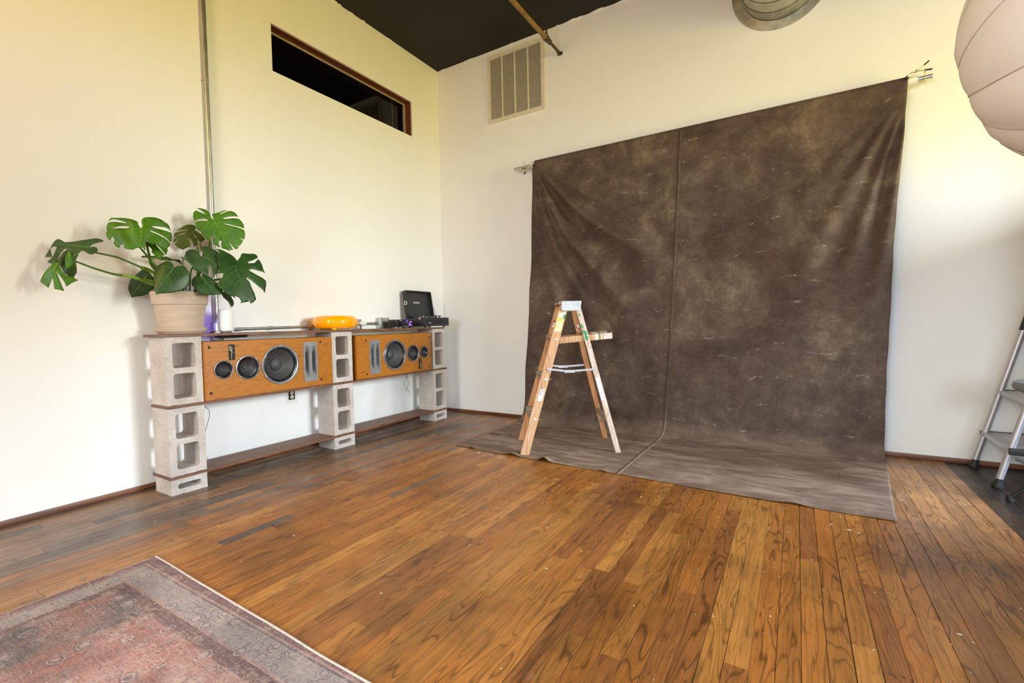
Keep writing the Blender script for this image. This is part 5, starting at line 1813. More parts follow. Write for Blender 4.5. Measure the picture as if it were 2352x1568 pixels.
# steps
for zz, dd in ((0.272, 0.080), (0.560, 0.078), (0.850, 0.074)):
    s_, hw = fr(zz)
    bm = bmesh.new()
    M_ = Matrix(((US.x, UT.x, 0, 0), (US.y, UT.y, 0, 0), (0, 0, 1, FZ), (0, 0, 0, 1)))
    add_box(bm, (s_ - 0.048, -hw + 0.0205, zz - 0.010), (s_ - 0.048 + dd, hw - 0.0205, zz + 0.010), M_, 0.002)
    finish(bm, 'step', M_LWG, lad, (0, 0, 0))
    for sg in (-1, 1):
        # steel rod nut with washer on the rail
        q = LP(s_ + 0.002, sg * (hw + 0.0005), zz - 0.020)
        nn = UT * sg
        Mn = Matrix.Translation(q) @ nn.to_track_quat('Z', 'Y').to_matrix().to_4x4()
        bm = bmesh.new()
        add_lathe(bm, [(0.0125, 0.0), (0.0125, 0.0015), (0.0065, 0.002), (0.0065, 0.0045), (0.003, 0.005), (0, 0.0035)], Mn, 20)
        finish(bm, 'washer', M_ALU, lad, (0, 0, 0), 30)
        # steel corner brace under the step
        bm = bmesh.new()
        a_ = LP(s_ + 0.0, sg * (hw - 0.045), zz - 0.011)
        b_ = LP(s_ + 0.004, sg * (hw - 0.0225), zz - 0.070)
        add_beam(bm, a_, b_, US, 0.016, 0.002)
        finish(bm, 'brace', M_ALU, lad, (0, 0, 0))
    q = LP(s_ + 0.034, -(hw - 0.008), zz - 0.018)
    if zz < 0.8:
        lathe('screw_eye', [(0.004, -0.003), (0.008, -0.003), (0.008, 0.003), (0.004, 0.003)], M_LW2, lad, (0, 0, 0), M=Matrix.Translation(q), seg=12, closed=True)
# cap
M_ = Matrix(((US.x, UT.x, 0, 0), (US.y, UT.y, 0, 0), (0, 0, 1, FZ), (0, 0, 0, 1)))
bm = bmesh.new()
add_box(bm, (-0.092, -0.158, HT + 0.0135), (0.076, 0.158, HT + 0.0335), M_, 0.004)
cap = finish(bm, 'top_cap', M_LWG, lad, (0, 0, 0))
for sg in (-1, 1):
    bm = bmesh.new()
    pts = [(-0.066, HT - 0.034), (0.060, HT - 0.034), (0.068, HT - 0.016), (0.072, HT + 0.0345), (-0.070, HT + 0.0345), (-0.074, HT - 0.020)]
    add_plate(bm, pts, [], 0.0025, lambda u, v, w: LP(u, sg * (0.1595 + w), v))
    add_box(bm, (-0.070, min(sg * 0.1585, sg * 0.120), HT + 0.0338), (0.072, max(sg * 0.1585, sg * 0.120), HT + 0.0358), M_)
    br = finish(bm, 'bracket', M_ALU, cap, (0, 0, 0))
    for s_ in (-0.055, -0.008, 0.050):
        nn = UT * sg
        Mn = Matrix.Translation(LP(s_, sg * 0.162, HT - 0.012)) @ nn.to_track_quat('Z', 'Y').to_matrix().to_4x4()
        bm = bmesh.new()
        add_lathe(bm, [(0.0055, 0.0), (0.005, 0.0025), (0, 0.0035)], Mn, 14)
        finish(bm, 'rivet', M_ALU, cap, (0, 0, 0), 40)
    bm = bmesh.new()
    add_beam(bm, LP(-0.069, sg * 0.1622, HT + 0.010), LP(0.069, sg * 0.1622, HT + 0.010), (0, 0, 1), 0.0018, 0.0012)
    for s_ in (-0.048, 0.050):
        add_beam(bm, LP(s_, sg * 0.1622, HT + 0.034), LP(s_, sg * 0.1622, HT - 0.006), US, 0.0015, 0.0012)
    finish(bm, 'fold_line', M_INKG, cap, (0, 0, 0))
# pail shelf arms and slats
for sg, s1, off in ((-1, 0.302, 0.0), (1, 0.285, 0.0)):
    tt = sg * 0.138
    bm = bmesh.new()
    add_beam(bm, LP(-0.100, tt, 0.822), LP(s1, tt, 0.853), (0, 0, 1), 0.046, 0.016, 0.002)
    finish(bm, 'shelf_arm', M_LW if sg < 0 else M_LW2, lad, (0, 0, 0), 40)
for s_, w in ((0.165, 0.05), (0.235, 0.05)):
    bm = bmesh.new()
    z_ = 0.822 + (s_ + 0.1) / 0.4 * 0.031 + 0.031
    add_beam(bm, LP(s_, -0.150, z_), LP(s_, 0.150, z_), US, w, 0.011, 0.002)
    finish(bm, 'shelf_slat', M_LWG, lad, (0, 0, 0), 40)
# spreader bars
for sg in (-1, 1):
    zz = 0.618
    s0, h0 = fr(zz)
    s1, h1 = rr_(zz)
    tt0, tt1 = sg * (h0 + 0.003), sg * (h1 + 0.003)
    a_, m_, b_ = LP(s0, tt0, zz), LP((s0 + s1) / 2 - 0.02, (tt0 + tt1) / 2, zz - 0.020), LP(s1, tt1, zz - 0.008)
    bm = bmesh.new()
    add_beam(bm, a_, m_, (0, 0, 1), 0.014, 0.003)
    add_beam(bm, m_ + UT * sg * 0.002, b_ + UT * sg * 0.002, (0, 0, 1), 0.014, 0.003)
    add_beam(bm, m_ + UT * sg * 0.004 - US * 0.03, m_ + UT * sg * 0.004 + US * 0.045, (0, 0, 1), 0.020, 0.003)
    sb = finish(bm, 'spreader_bar', M_ALU, lad, (0, 0, 0))
    for q in (a_, m_, b_):
        Mn = Matrix.Translation(q + UT * sg * 0.005) @ (UT * sg).to_track_quat('Z', 'Y').to_matrix().to_4x4()
        bm = bmesh.new()
        add_lathe(bm, [(0.007, -0.004), (0.006, 0.002), (0, 0.003)], Mn, 14)
        finish(bm, 'rivet', M_ALU, sb, (0, 0, 0), 40)
# rear brace
s1, h1 = rr_(0.235)
bm = bmesh.new()
add_beam(bm, LP(s1 - 0.004, -h1 + 0.02, 0.235), LP(s1 - 0.004, h1 - 0.02, 0.235), (0, 0, 1), 0.045, 0.018, 0.002)
finish(bm, 'rear_rung', M_LWG, lad, (0, 0, 0), 40)
for sg in (-1, 1):
    bm = bmesh.new()
    add_beam(bm, LP(s1 + 0.008, sg * (h1 - 0.07), 0.212), LP(s1 + 0.014, sg * (h1 - 0.021), 0.135), US, 0.016, 0.002)
    finish(bm, 'brace', M_ALU, lad, (0, 0, 0))
    Mn = Matrix.Translation(LP(s1, sg * (h1 + 0.0005), 0.195)) @ (UT * sg).to_track_quat('Z', 'Y').to_matrix().to_4x4()
    bm = bmesh.new()
    add_lathe(bm, [(0.0125, 0.0), (0.0125, 0.0015), (0.0065, 0.002), (0.0065, 0.0045), (0.003, 0.005), (0, 0.0035)], Mn, 20)
    finish(bm, 'washer', M_ALU, lad, (0, 0, 0), 30)


def on_rail(front, sg, z_, ds=0.0, out=0.0012):
    s_, hw = (fr if front else rr_)(z_)
    return LP(s_ + ds, sg * (hw + out), z_)


def rail_patch(name, front, sg, pts, mat, parent, out=0.0008, t=0.0006):
    """flat patch on the outer side of a rail; pts are (offset across, height)"""
    bm = bmesh.new()
    add_plate(bm, pts, [], t, lambda u, v, w: on_rail(front, sg, v, u, out + w))
    return finish(bm, name, mat, parent, (0, 0, 0))


st = rail_patch('warning_sticker', True, -1, rrect(-0.026, 0.890, 0.022, 1.028), M_STKY, leg_n)
r4 = random.Random(5)
bm = bmesh.new()
for row in range(9):
    z_ = 0.93 + row * 0.0085
    for k in range(3):
        if r4.random() < 0.75:
            a = -0.016 + k * 0.010 + r4.uniform(0, 0.003)
            add_plate(bm, rrect(a, z_, a + r4.uniform(0.003, 0.008), z_ + 0.0028), [], 0.0003, lambda u, v, w: on_rail(True, -1, v, u, 0.0016 + w))
finish(bm, 'sticker_print', M_INK, leg_n, (0, 0, 0))
st = rail_patch('safety_sticker', True, -1, rrect(-0.014, 0.388, 0.020, 0.472), M_STKW, leg_n)
bm = bmesh.new()
add_plate(bm, [(0.003 + 0.013 * math.cos(a), 0.458 + 0.007 * math.sin(a)) for a in [2 * PI * k / 20 for k in range(20)]], [[(0.003 + 0.009 * math.cos(-a), 0.458 + 0.0038 * math.sin(-a)) for a in [2 * PI * k / 16 for k in range(16)]]], 0.0003, lambda u, v, w: on_rail(True, -1, v, u, 0.0016 + w))
finish(bm, 'sticker_emblem', M_INKR, leg_n, (0, 0, 0))
bm = bmesh.new()
add_plate(bm, [(-0.010, 0.446), (-0.007, 0.449), (0.004, 0.436), (0.004, 0.430), (-0.002, 0.436)], [], 0.0003, lambda u, v, w: on_rail(True, -1, v, u, 0.0016 + w))
add_plate(bm, [(0.000, 0.442), (0.004, 0.446), (0.006, 0.444), (0.002, 0.440)], [], 0.0003, lambda u, v, w: on_rail(True, -1, v, u, 0.0016 + w))
finish(bm, 'sticker_print', M_INK, leg_n, (0, 0, 0))
bm = bmesh.new()
for k in range(5):
    add_plate(bm, rrect(-0.010, 0.396 + k * 0.006, 0.014 - 0.004 * (k % 2), 0.398 + k * 0.006), [], 0.0003, lambda u, v, w: on_rail(True, -1, v, u, 0.0016 + w))
finish(bm, 'sticker_print', M_INKG, leg_n, (0, 0, 0))
st = rail_patch('data_sticker', False, -1, rrect(-0.0165, 0.385, 0.014, 0.545), M_STKW, leg_rn)
bm = bmesh.new()
ol = rrect(-0.014, 0.392, 0.011, 0.538)
add_plate(bm, ol, [rrect(-0.0125, 0.394, 0.0095, 0.536)[::-1]], 0.0003, lambda u, v, w: on_rail(False, -1, v, u, 0.0016 + w))
for k in range(16):
    z_ = 0.398 + k * 0.0082
    a = -0.010 + r4.uniform(0, 0.004)
    add_plate(bm, rrect(a, z_, a + r4.uniform(0.006, 0.013), z_ + 0.0026), [], 0.0003, lambda u, v, w: on_rail(False, -1, v, u, 0.0016 + w))
finish(bm, 'sticker_print', M_INKG, leg_rn, (0, 0, 0))


def blob(cx, cz, rx, rz, seed, n=14):
    r = random.Random(seed)
    return [(cx + rx * math.cos(2 * PI * k / n) * r.uniform(0.6, 1.1), cz + rz * math.sin(2 * PI * k / n) * r.uniform(0.6, 1.1)) for k in range(n)]


for k, (cx, cz, rx, rz) in enumerate(((0.002, 0.845, 0.013, 0.030), (-0.004, 0.880, 0.012, 0.022), (-0.008, 0.925, 0.008, 0.022), (0.010, 0.875, 0.007, 0.016), (-0.003, 1.010, 0.010, 0.008), (0.012, 0.770, 0.004, 0.010))):
    rail_patch('paint_splash', False, -1, blob(cx, cz, rx, rz, k), M_GPAINT, leg_rn, 0.0006 + 0.0001 * k)
rail_patch('paint_splash', True, -1, blob(0.020, 1.000, 0.010, 0.022, 9), M_GPAINT, leg_n, 0.0018)
rail_patch('paint_splash', True, -1, blob(-0.004, 0.150, 0.003, 0.045, 10), M_WPAINT, leg_n, 0.0008)
for k, (z_, hh, mt) in enumerate(((0.935, 0.024, M_WPAINT), (0.965, 0.008, plain('dried_brown_paint', (0.10, 0.02, 0.01), 0.5)))):
    s_, hw = fr(z_)
    bm = bmesh.new()
    add_plate(bm, blob(0.0, z_, 0.026, hh, 30 + k), [], 0.0005, lambda u, v, w: LP(fr(v)[0] + u, fr(v)[1] - 0.0206 - w, v))
    finish(bm, 'paint_splash', mt, leg_f, (0, 0, 0))
for k, (cx, z_, rx, hh) in enumerate(((0.008, 0.925, 0.012, 0.018), (-0.008, 0.895, 0.006, 0.007), (0.012, 0.885, 0.004, 0.005))):
    bm = bmesh.new()
    add_plate(bm, blob(cx, z_, rx, hh, 40 + k), [], 0.0005, lambda u, v, w: LP(rr_(v)[0] + u, rr_(v)[1] - 0.0206 - w, v))
    finish(bm, 'paint_splash', M_WPAINT, leg_rf, (0, 0, 0))
# paint marks on the shelf arm end
bm = bmesh.new()
for a, b_, w_ in ((0.17, 0.20, 0.044), (0.215, 0.222, 0.044), (0.235, 0.300, 0.042)):
    za = 0.822 + (a + 0.1) / 0.402 * 0.031
    zb = 0.822 + (b_ + 0.1) / 0.402 * 0.031
    add_beam(bm, LP(a, -0.1465, za), LP(b_, -0.1465, zb), (0, 0, 1), w_, 0.0008)
finish(bm, 'paint_splash', M_WPAINT, lad, (0, 0, 0))
bm = bmesh.new()
add_beam(bm, LP(0.203, -0.1470, 0.8455), LP(0.209, -0.1470, 0.846), (0, 0, 1), 0.044, 0.0008)
finish(bm, 'paint_splash', M_GPAINT, lad, (0, 0, 0))

# ------------------------------------------------------------------ patterned rug
def rug_mat():
    s = NT('faded_oriental_rug')
    tc = s.n('ShaderNodeTexCoord')
    sep = s.n('ShaderNodeSeparateXYZ')
    s.l(tc.outputs['Object'], sep.inputs[0])
    X, Y = sep.outputs[0], s.math('MULTIPLY', sep.outputs[1], -1.0)
    d = s.math('MINIMUM', s.math('MULTIPLY', X, 1.15), Y)

    def mp(sc, loc=(0, 0, 0)):
        m = s.n('ShaderNodeMapping')
        m.inputs['Scale'].default_value = sc
        m.inputs['Location'].default_value = loc
        s.l(tc.outputs['Object'], m.inputs[0])
        return m.outputs[0]
    K = 4.0
    bands = s.ramp(s.math('MULTIPLY', d, K), [(0.0, (0.22, 0.13, 0.14)), (0.10, (0.25, 0.15, 0.155)), (0.17, (0.46, 0.30, 0.27)), (0.20, (0.19, 0.155, 0.17)), (0.23, (0.38, 0.33, 0.33)), (0.52, (0.37, 0.325, 0.33)), (0.56, (0.46, 0.29, 0.26)), (0.60, (0.20, 0.125, 0.125)), (0.74, (0.24, 0.15, 0.14)), (0.78, (0.50, 0.235, 0.195))], 'CONSTANT')
    # field: coral ground with grey-blue medallions
    fld = s.ramp(s.noise(mp((1, 1, 1)), 3.2, 5, 0.6, 0.8), [(0.36, (0.17, 0.155, 0.165)), (0.44, (0.30, 0.20, 0.185)), (0.54, (0.43, 0.20, 0.175)), (0.66, (0.50, 0.31, 0.28))])
    isf = s.math('GREATER_THAN', d, 0.195)
    col = s.mix(isf, bands, fld)
    # motifs: rosettes in the border and scattered flowers in the field
    vb = s.n('ShaderNodeTexVoronoi')
    vb.inputs['Scale'].default_value = 13.5
    vb.inputs['Randomness'].default_value = 0.35
    s.l(mp((1, 1, 1)), vb.inputs['Vector'])
    dist = vb.outputs['Distance']
    wob = s.noise(mp((1, 1, 1)), 26, 3, 0.6)
    dd = s.math('ADD', dist, s.math('MULTIPLY', s.math('SUBTRACT', wob, 0.5), 0.30))
    ringm = s.ramp(dd, [(0.05, (0.55, 0.44, 0.40)), (0.16, (0.20, 0.16, 0.18)), (0.24, (0.56, 0.44, 0.42)), (0.30, (0.17, 0.15, 0.17)), (0.36, (0.5, 0.5, 0.5))], 'CONSTANT')
    rmask = s.math('MULTIPLY', s.math('LESS_THAN', dd, 0.36), s.ramp(s.noise(mp((1, 1, 1), (5, 2, 0)), 7, 2), [(0.42, 0.1), (0.60, 0.75)]))
    inb = s.math('GREATER_THAN', d, 0.06)
    col = s.mix(s.math('MULTIPLY', rmask, inb), col, ringm)
    # vine tracery
    tr_ = s.noise(mp((1, 1, 1), (9, 1, 0)), 27, 3, 0.6, 1.0)
    vine = s.ramp(s.math('ABSOLUTE', s.math('SUBTRACT', tr_, 0.5)), [(0.0, 0.5), (0.022, 0.4), (0.04, 0.0)])
    vc = s.ramp(s.noise(mp((1, 1, 1), (2, 8, 0)), 6, 2), [(0.45, (0.13, 0.12, 0.15)), (0.55, (0.66, 0.52, 0.45))])
    col = s.mix(vine, col, vc)
    # distress: woven streaks of warp both ways, light and dark
    w1 = s.noise(mp((14, 160, 1)), 1.0, 4, 0.75)
    w2 = s.noise(mp((160, 14, 1)), 1.0, 4, 0.75)
    w3 = s.noise(mp((1, 1, 1)), 160, 2, 0.7)
    ww = s.math('ADD', s.math('MULTIPLY', w1, 0.4), s.math('ADD', s.math('MULTIPLY', w2, 0.3), s.math('MULTIPLY', w3, 0.3)))
    col = s.mix(s.ramp(ww, [(0.48, 0.0), (0.62, 0.62)]), col, (0.50, 0.38, 0.365))
    col = s.mix(s.ramp(ww, [(0.37, 0.7), (0.49, 0.0)]), col, (0.14, 0.105, 0.11))
    gl_ = s.ramp(s.noise(mp((1, 1, 1), (3, 3, 0)), 2.6, 3), [(0.35, 0.75), (0.65, 1.1)])
    col = s.mix(1.0, col, gl_, 'MULTIPLY')
    s.set(col, 0.95)
    s.b.inputs['Specular IOR Level'].default_value = 0.1
    s.bump(s.math('ADD', w1, w3), 0.5, 0.002)
    return s.m


rug = empty('area_rug', (1.049, -3.193, 0), 'faded red and grey oriental rug lying on the floor in front of the camera', 'rug')
bm = bmesh.new()
nx, ny = 40, 60
RW, RL_ = 2.45, 3.6
gv = {}
for i in range(nx + 1):
    for j in range(ny + 1):
        x_, y_ = RW * i / nx, -RL_ * j / ny
        z_ = 0.0055 + 0.0008 * noise.noise(Vector((x_ * 3, y_ * 3, 0)))
        wob = 0.004 * noise.noise(Vector((x_ * 4, y_ * 4, 3)))
        gv[i, j] = bm.verts.new((x_ + (wob if i == 0 else 0), y_ - 0.034 * (x_ / 1.316) * (1 - j / ny) * 1.0 + (wob if j == 0 else 0), z_))
for i in range(nx):
    for j in range(ny):
        bm.faces.new((gv[i, j], gv[i, j + 1], gv[i + 1, j + 1], gv[i + 1, j]))
ed = [e_ for e_ in bm.edges if e_.is_boundary]
r_ = bmesh.ops.extrude_edge_only(bm, edges=ed)
for g_ in r_['geom']:
    if isinstance(g_, bmesh.types.BMVert):
        g_.co.z = 0.0006
finish(bm, 'rug_pile', rug_mat(), rug, (0, 0, 0), 60)
M_EDGE = plain('cream_rug_binding', (0.62, 0.55, 0.50), 0.9, var=0.15, scale=120)
pts = [(RW * k / 60, -0.034 * (RW * k / 60 / 1.316) + 0.002 + 0.004 * noise.noise(Vector((RW * k / 60 * 4, 0, 3))), 0.0045) for k in range(61)]
tube('binding', pts, 0.0042, M_EDGE, rug, seg=8, loc=(0, 0, 0))
pts = [(-0.001 + 0.004 * noise.noise(Vector((0, -RL_ * k / 60 * 4, 3))), -RL_ * k / 60, 0.0038) for k in range(61)]
tube('binding', pts, 0.0026, plain('tan_rug_binding', (0.40, 0.30, 0.22), 0.9, var=0.15, scale=120), rug, seg=8, loc=(0, 0, 0))

# ------------------------------------------------------------------ paint flecks on the floor
bm = bmesh.new()
r5 = random.Random(21)
known = [(1.379, -2.775, 6), (1.932, -1.783, 5), (2.525, -2.463, 6), (2.085, -2.904, 6), (2.637, -1.549, 7), (1.326, -1.204, 5), (1.932, -1.621, 4), (1.408, -3.03, 4), (3.565, -1.502, 13), (3.50, -1.47, 9), (3.436, -2.613, 4), (3.291, -2.371, 5), (3.783, -2.192, 9), (1.342, -1.249, 14), (1.461, -1.252, 10), (2.367, -2.137, 5), (3.60, -1.52, 8)]
spots = [(a, b, s_ / 1250) for a, b, s_ in known]
for k in range(150):
    x_, y_ = r5.uniform(0.35, 4.1), r5.uniform(-3.1, -0.1)
    if 1.0 < x_ < 3.9 and y_ > -1.33:
        y_ -= 1.2
    spots.append((x_, y_, r5.choice((0.0015, 0.002, 0.003, 0.0035))))
for k in range(40):
    spots.append((r5.gauss(1.40, 0.12), -1.235 + r5.uniform(-0.06, 0.0), r5.uniform(0.0015, 0.004)))
for x_, y_, s_ in spots:
    if (1.03 < x_ and y_ < -3.18) or (1.05 < x_ < 3.75 and y_ > -1.18):
        continue
    n = 6
    pts = [(x_ + s_ * math.cos(2 * PI * q / n) * r5.uniform(0.5, 1.2), y_ + s_ * 0.7 * math.sin(2 * PI * q / n) * r5.uniform(0.5, 1.2)) for q in range(n)]
    add_plate(bm, pts, [], 0.0006, lambda u, v, w: (u, v, 0.0004 + w))
tag(finish(bm, 'paint_flecks', plain('white_fleck', (0.80, 0.78, 0.74), 0.7, var=0.05)), 'tiny white paint flecks scattered over the wooden floor', 'debris', kind='stuff')

# ------------------------------------------------------------------ fabric lantern
M_SILK = NT('white_lantern_fabric')
c = M_SILK.coord('Object')
M_SILK.set(M_SILK.ramp(M_SILK.noise(c, 3, 3), [(0.3, (0.86, 0.83, 0.82)), (0.7, (0.90, 0.87, 0.86))]), 0.65)
t_ = M_SILK.n('ShaderNodeBsdfTranslucent')
t_.inputs['Color'].default_value = (0.78, 0.70, 0.66, 1)
mx_ = M_SILK.n('ShaderNodeMixShader')
mx_.inputs[0].default_value = 0.22
M_SILK.l(M_SILK.b.outputs[0], mx_.inputs[1])
M_SILK.l(t_.outputs[0], mx_.inputs[2])
M_SILK.l(mx_.outputs[0], M_SILK.out.inputs['Surface'])
M_SILK.bump(M_SILK.noise(M_SILK.coord('Object', (1, 1, 1)), 9, 3), 0.25, 0.01)
M_SILK = M_SILK.m
LC = Vector((4.0486, -2.417, 1.638))
lan = empty('fabric_lantern', LC, 'big white ribbed fabric lantern light hanging beside the backdrop', 'lantern')
_pr = (px(2203, 238, x=4.0) - CAM).normalized()
axd = (Vector((-0.90694, 0.29457, -0.30114)) + _pr * 0.22).normalized()
side0 = ((CAM - LC) - axd * (CAM - LC).dot(axd)).normalized()       # meridian facing the camera
side1 = axd.cross(side0).normalized()
if side1.dot(UP) < 0:
    side1 = -side1
NG, RS = 12, 0.352
SUB = 12
NT_ = 40


def lan_pt(th, ph, puff=True):
    k = ph / (2 * PI / NG)
    fr_ = k - math.floor(k)
    bul = 0.022 * math.sin(PI * fr_) if puff else 0.0
    r = RS * (1 - 0.012 + bul * math.sin(th) ** 0.7)
    ph = ph + math.radians(2)
    a_ = math.cos(th)
    if a_ > 0.90:
        a_ = 0.90 + (a_ - 0.90) * 0.35
    if a_ < -0.90:
        a_ = -0.90 + (a_ + 0.90) * 0.35
    return axd * (r * a_ * 0.97) + (side0 * math.cos(ph) + side1 * math.sin(ph)) * (r * math.sin(th))


bm = bmesh.new()
gr = []
for i in range(NT_ + 1):
    th = 0.001 + (PI - 0.002) * i / NT_
    gr.append([bm.verts.new(lan_pt(th, 2 * PI * j / (NG * SUB))) for j in range(NG * SUB)])
for i in range(NT_):
    for j in range(NG * SUB):
        j2 = (j + 1) % (NG * SUB)
        bm.faces.new((gr[i][j], gr[i][j2], gr[i + 1][j2], gr[i + 1][j]))
finish(bm, 'lantern_shade', M_SILK, lan, (0, 0, 0), 25)
M_RIB = plain('taupe_piping', (0.50, 0.41, 0.34), 0.7)
for g_ in range(NG):
    tube('rib', [lan_pt(0.02 + (PI - 0.04) * i / 40, 2 * PI * g_ / NG, False) * 1.0 for i in range(41)], 0.0018, M_RIB, lan, seg=6, loc=(0, 0, 0))
tube('hanging_cord', [(0, 0, RS * 0.9), (0, 0, RH - LC.z - 0.001)], 0.004, M_BLACKR, lan, seg=8, loc=(0, 0, 0))

# ------------------------------------------------------------------ aluminium step stool
M_ALUT = plain('brushed_aluminium', (0.52, 0.50, 0.53), 0.38, 0.6, var=0.06, scale=20)
stl = empty('aluminium_step_stool', (4.45, -0.27, 0), 'folding aluminium step stool with black feet standing near the back wall', 'step stool')
YA, YB = -0.062, -0.475
sl_ = 0.245


def fx(z_):
    return 4.312 + sl_ * z_


for yy in (YA, YB):
    l_ = tube('leg', [(fx(0.035), yy, 0.035), (fx(1.05), yy, 1.05)], 0.0165, M_ALUT, stl, seg=18)
    lathe('rubber_foot', [(0, 0.0), (0.027, 0.0), (0.027, 0.012), (0.0195, 0.028), (0.0185, 0.05), (0, 0.05)], M_BLACKR, l_, M=Matrix.Translation((fx(0.0) + 0.004, yy, 0.0005)) @ Matrix.Rotation(math.radians(12), 4, 'Y') @ Matrix.Translation((0, 0, 0.0)), seg=24)
    tube('grip_sleeve', [(fx(0.86), yy, 0.86), (fx(1.02), yy, 1.02)], 0.0185, M_BLACKR, l_, seg=18).location = (0, 0, 0) if False else l_.matrix_world.to_translation() * 0
tube('handle_bar', catmull([(fx(1.05), YA, 1.05), (fx(1.12), YA - 0.03, 1.12), (fx(1.14), YA - 0.12, 1.14), (fx(1.14), YB + 0.12, 1.14), (fx(1.12), YB + 0.03, 1.12), (fx(1.05), YB, 1.05)], 5), 0.0165, M_ALUT, stl, seg=14)
for yy in (YA + 0.0, YB + 0.0):
    l_ = tube('leg', [(5.10, yy, 0.035), (fx(1.0) + 0.03, yy, 1.0)], 0.0145, M_ALUT, stl, seg=16)
    lathe('rubber_foot', [(0, 0.0), (0.025, 0.0), (0.025, 0.012), (0.0175, 0.028), (0.0165, 0.05), (0, 0.05)], M_BLACKR, l_, M=Matrix.Translation((5.11, yy, 0.0005)), seg=20)
for k, (zt, x0_, dep) in enumerate(((0.228, 4.352, 0.30), (0.492, 4.422, 0.26))):
    e_ = 0.028
    bm = bmesh.new()
    add_box(bm, (x0_ + 0.0, YB - e_ + 0.045 * 0, zt - 0.026), (x0_ + dep, YA + e_ * 0.6, zt), None, 0.003)
    nr = 7
    stp = finish(bm, 'step', M_ALUT, stl, smooth=40)
    for q in range(nr):
        xx = x0_ + 0.012 + (dep - 0.03) * q / (nr - 1)
        bm = bmesh.new()
        add_box(bm, (xx, YB - e_ + 0.012, zt), (xx + 0.004, YA + e_ * 0.6 - 0.004, zt + 0.0025))
        o_ = finish(bm, 'tread_rib', M_CHROME, stp)
        o_.location = (0, 0, 0)
    bm = bmesh.new()
    add_box(bm, (x0_ - 0.004, YB - e_ - 0.010, zt - 0.034), (x0_ + dep + 0.004, YB - e_ + 0.001, zt + 0.004), None, 0.003)
    o_ = finish(bm, 'end_cap', M_BLACKR, stp, smooth=40)
    o_.location = (0, 0, 0)
    bm = bmesh.new()
    add_box(bm, (x0_ - 0.003, YA + e_ * 0.6 - 0.001, zt - 0.030), (x0_ + dep + 0.003, YA + e_ * 0.6 + 0.005, zt + 0.004), None, 0.002)
    o_ = finish(bm, 'end_cap', M_BLACKR, stp, smooth=40)
    o_.location = (0, 0, 0)
    for yy in (YB - 0.0165,):
        Mn = Matrix.Translation((fx(zt - 0.012), yy, zt - 0.012)) @ Matrix.Rotation(PI / 2, 4, 'X')
        bm = bmesh.new()
        add_lathe(bm, [(0.0065, -0.001), (0.006, 0.003), (0, 0.0045)], Mn, 14)
        finish(bm, 'rivet', M_GOLD, stl, smooth=40)

# unseen black flats, added beyond the right edge to shade that corner
for (x0_, y0_, x1_, y1_, h_, lab) in ((5.25, -0.85, 5.28, -0.08, 1.75, 'unseen black flat added to shade the corner, behind the step stool'), (4.62, -1.215, 5.40, -1.185, 2.0, 'unseen black flat added to shade the corner, in front of the step stool')):
    vf = empty('shade_flat', ((x0_ + x1_) / 2, (y0_ + y1_) / 2, 0), lab, 'board', 'added black shading flats')
    box('shade_panel', (x0_, y0_, 0.02), (x1_, y1_, h_), M_BLACKR, vf, 0.004)
    for k in (0.15, 0.85):
        cx_, cy_ = x0_ + (x1_ - x0_) * k, y0_ + (y1_ - y0_) * k
        ex_, ey_ = (0.12, 0.02) if x1_ - x0_ < 0.1 else (0.02, 0.12)
        box('foot', (cx_ - ex_, cy_ - ey_, 0.0), (cx_ + ex_, cy_ + ey_, 0.022), M_BLACKR, vf, 0.002)

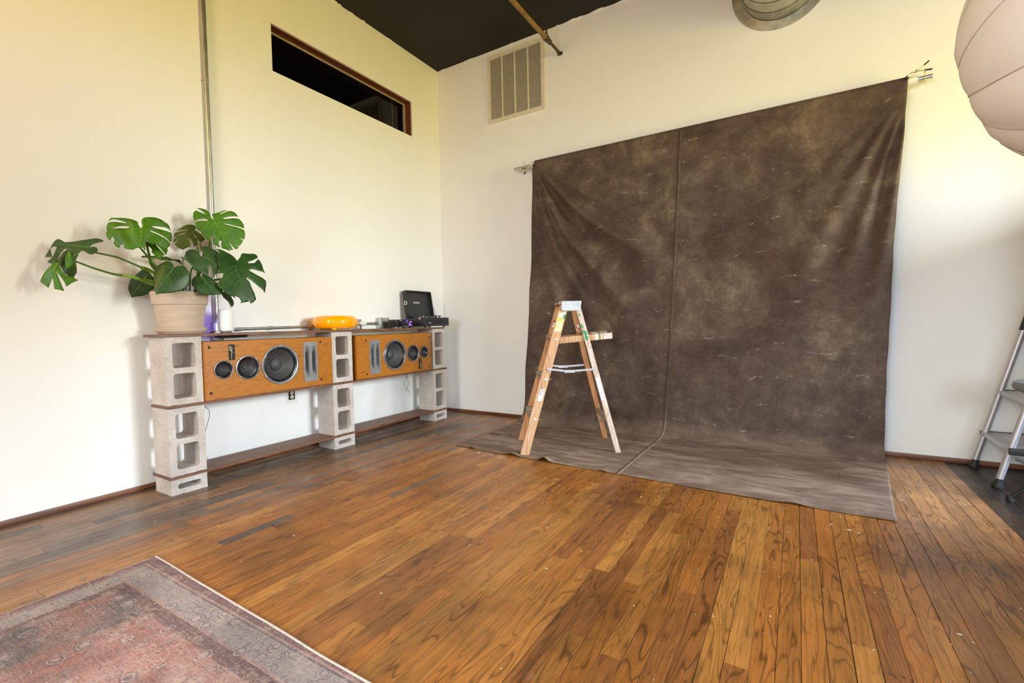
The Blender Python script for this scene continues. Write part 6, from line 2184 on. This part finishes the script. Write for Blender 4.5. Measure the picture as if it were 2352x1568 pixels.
# low cabinet added unseen beyond the right edge to block window light
lc = empty('shade_cabinet', (5.25, -2.1, 0), 'low grey cabinet added unseen beyond the lantern to block window light', 'cabinet')
M_CAB = plain('shade_cabinet_paint', (0.16, 0.15, 0.15), 0.5)
box('body', (5.02, -2.96, 0.04), (5.50, -1.36, 0.98), M_CAB, lc, 0.004)
box('plinth', (5.06, -2.92, 0.0), (5.46, -1.40, 0.04), M_BLACKR, lc)
for k in range(3):
    y0_ = -2.95 + k * 0.525
    d_ = box('door', (5.0, y0_, 0.06), (5.018, y0_ + 0.518, 0.96), M_CAB, lc, 0.003)
    tube('handle', [(4.985, y0_ + 0.47, 0.62), (4.985, y0_ + 0.47, 0.76)], 0.005, M_CHROME, d_, seg=8)

# round padded stool on black legs, only its edge in view
std = empty('padded_stool', (4.50, -0.78, 0), 'round grey padded stool on black tripod legs at the picture edge', 'stool')
M_PAD = plain('blue_grey_vinyl', (0.20, 0.21, 0.25), 0.5, var=0.08)
lathe('seat', [(0, 0.575), (0.155, 0.575), (0.172, 0.585), (0.178, 0.603), (0.170, 0.621), (0.14, 0.631), (0, 0.635)], M_PAD, std, (-0.04, 0, 0), seg=48)
tube('post', [(0, 0, 0.10), (0, 0, 0.575)], 0.014, M_BLACKR, std, seg=14, loc=(0, 0, 0))
for a in (163, 43, 283):
    ar = math.radians(a)
    ex, ey = 0.222 * math.cos(ar), 0.222 * math.sin(ar)
    l_ = tube('leg', [(0, 0, 0.26), (ex * 0.93, ey * 0.93, 0.022)], 0.011, M_BLACKR, std, seg=12, loc=(0, 0, 0))
    lathe('rubber_foot', [(0, 0.0), (0.014, 0.0), (0.016, 0.012), (0.012, 0.03), (0, 0.03)], M_BLACKR, l_, (ex * 0.95, ey * 0.95, 0.0005), seg=16)
    tube('stay', [(ex * 0.45, ey * 0.45, 0.145), (0, 0, 0.11)], 0.004, M_CHROME, std, seg=8, loc=(0, 0, 0))
tube('foot_rest', [(-0.150, 0.182, 0.200), (-0.146, 0.178, 0.198), (0.0, 0.02, 0.150), (0.02, 0.0, 0.145)], [0.006, 0.013, 0.013, 0.013], M_PAD, std, seg=14, loc=(0, 0, 0))

for o in bpy.data.objects:
    if o.name.startswith('lid_side_strap'):
        bpy.data.objects.remove(o)
        break
print('objects', len(bpy.data.objects))
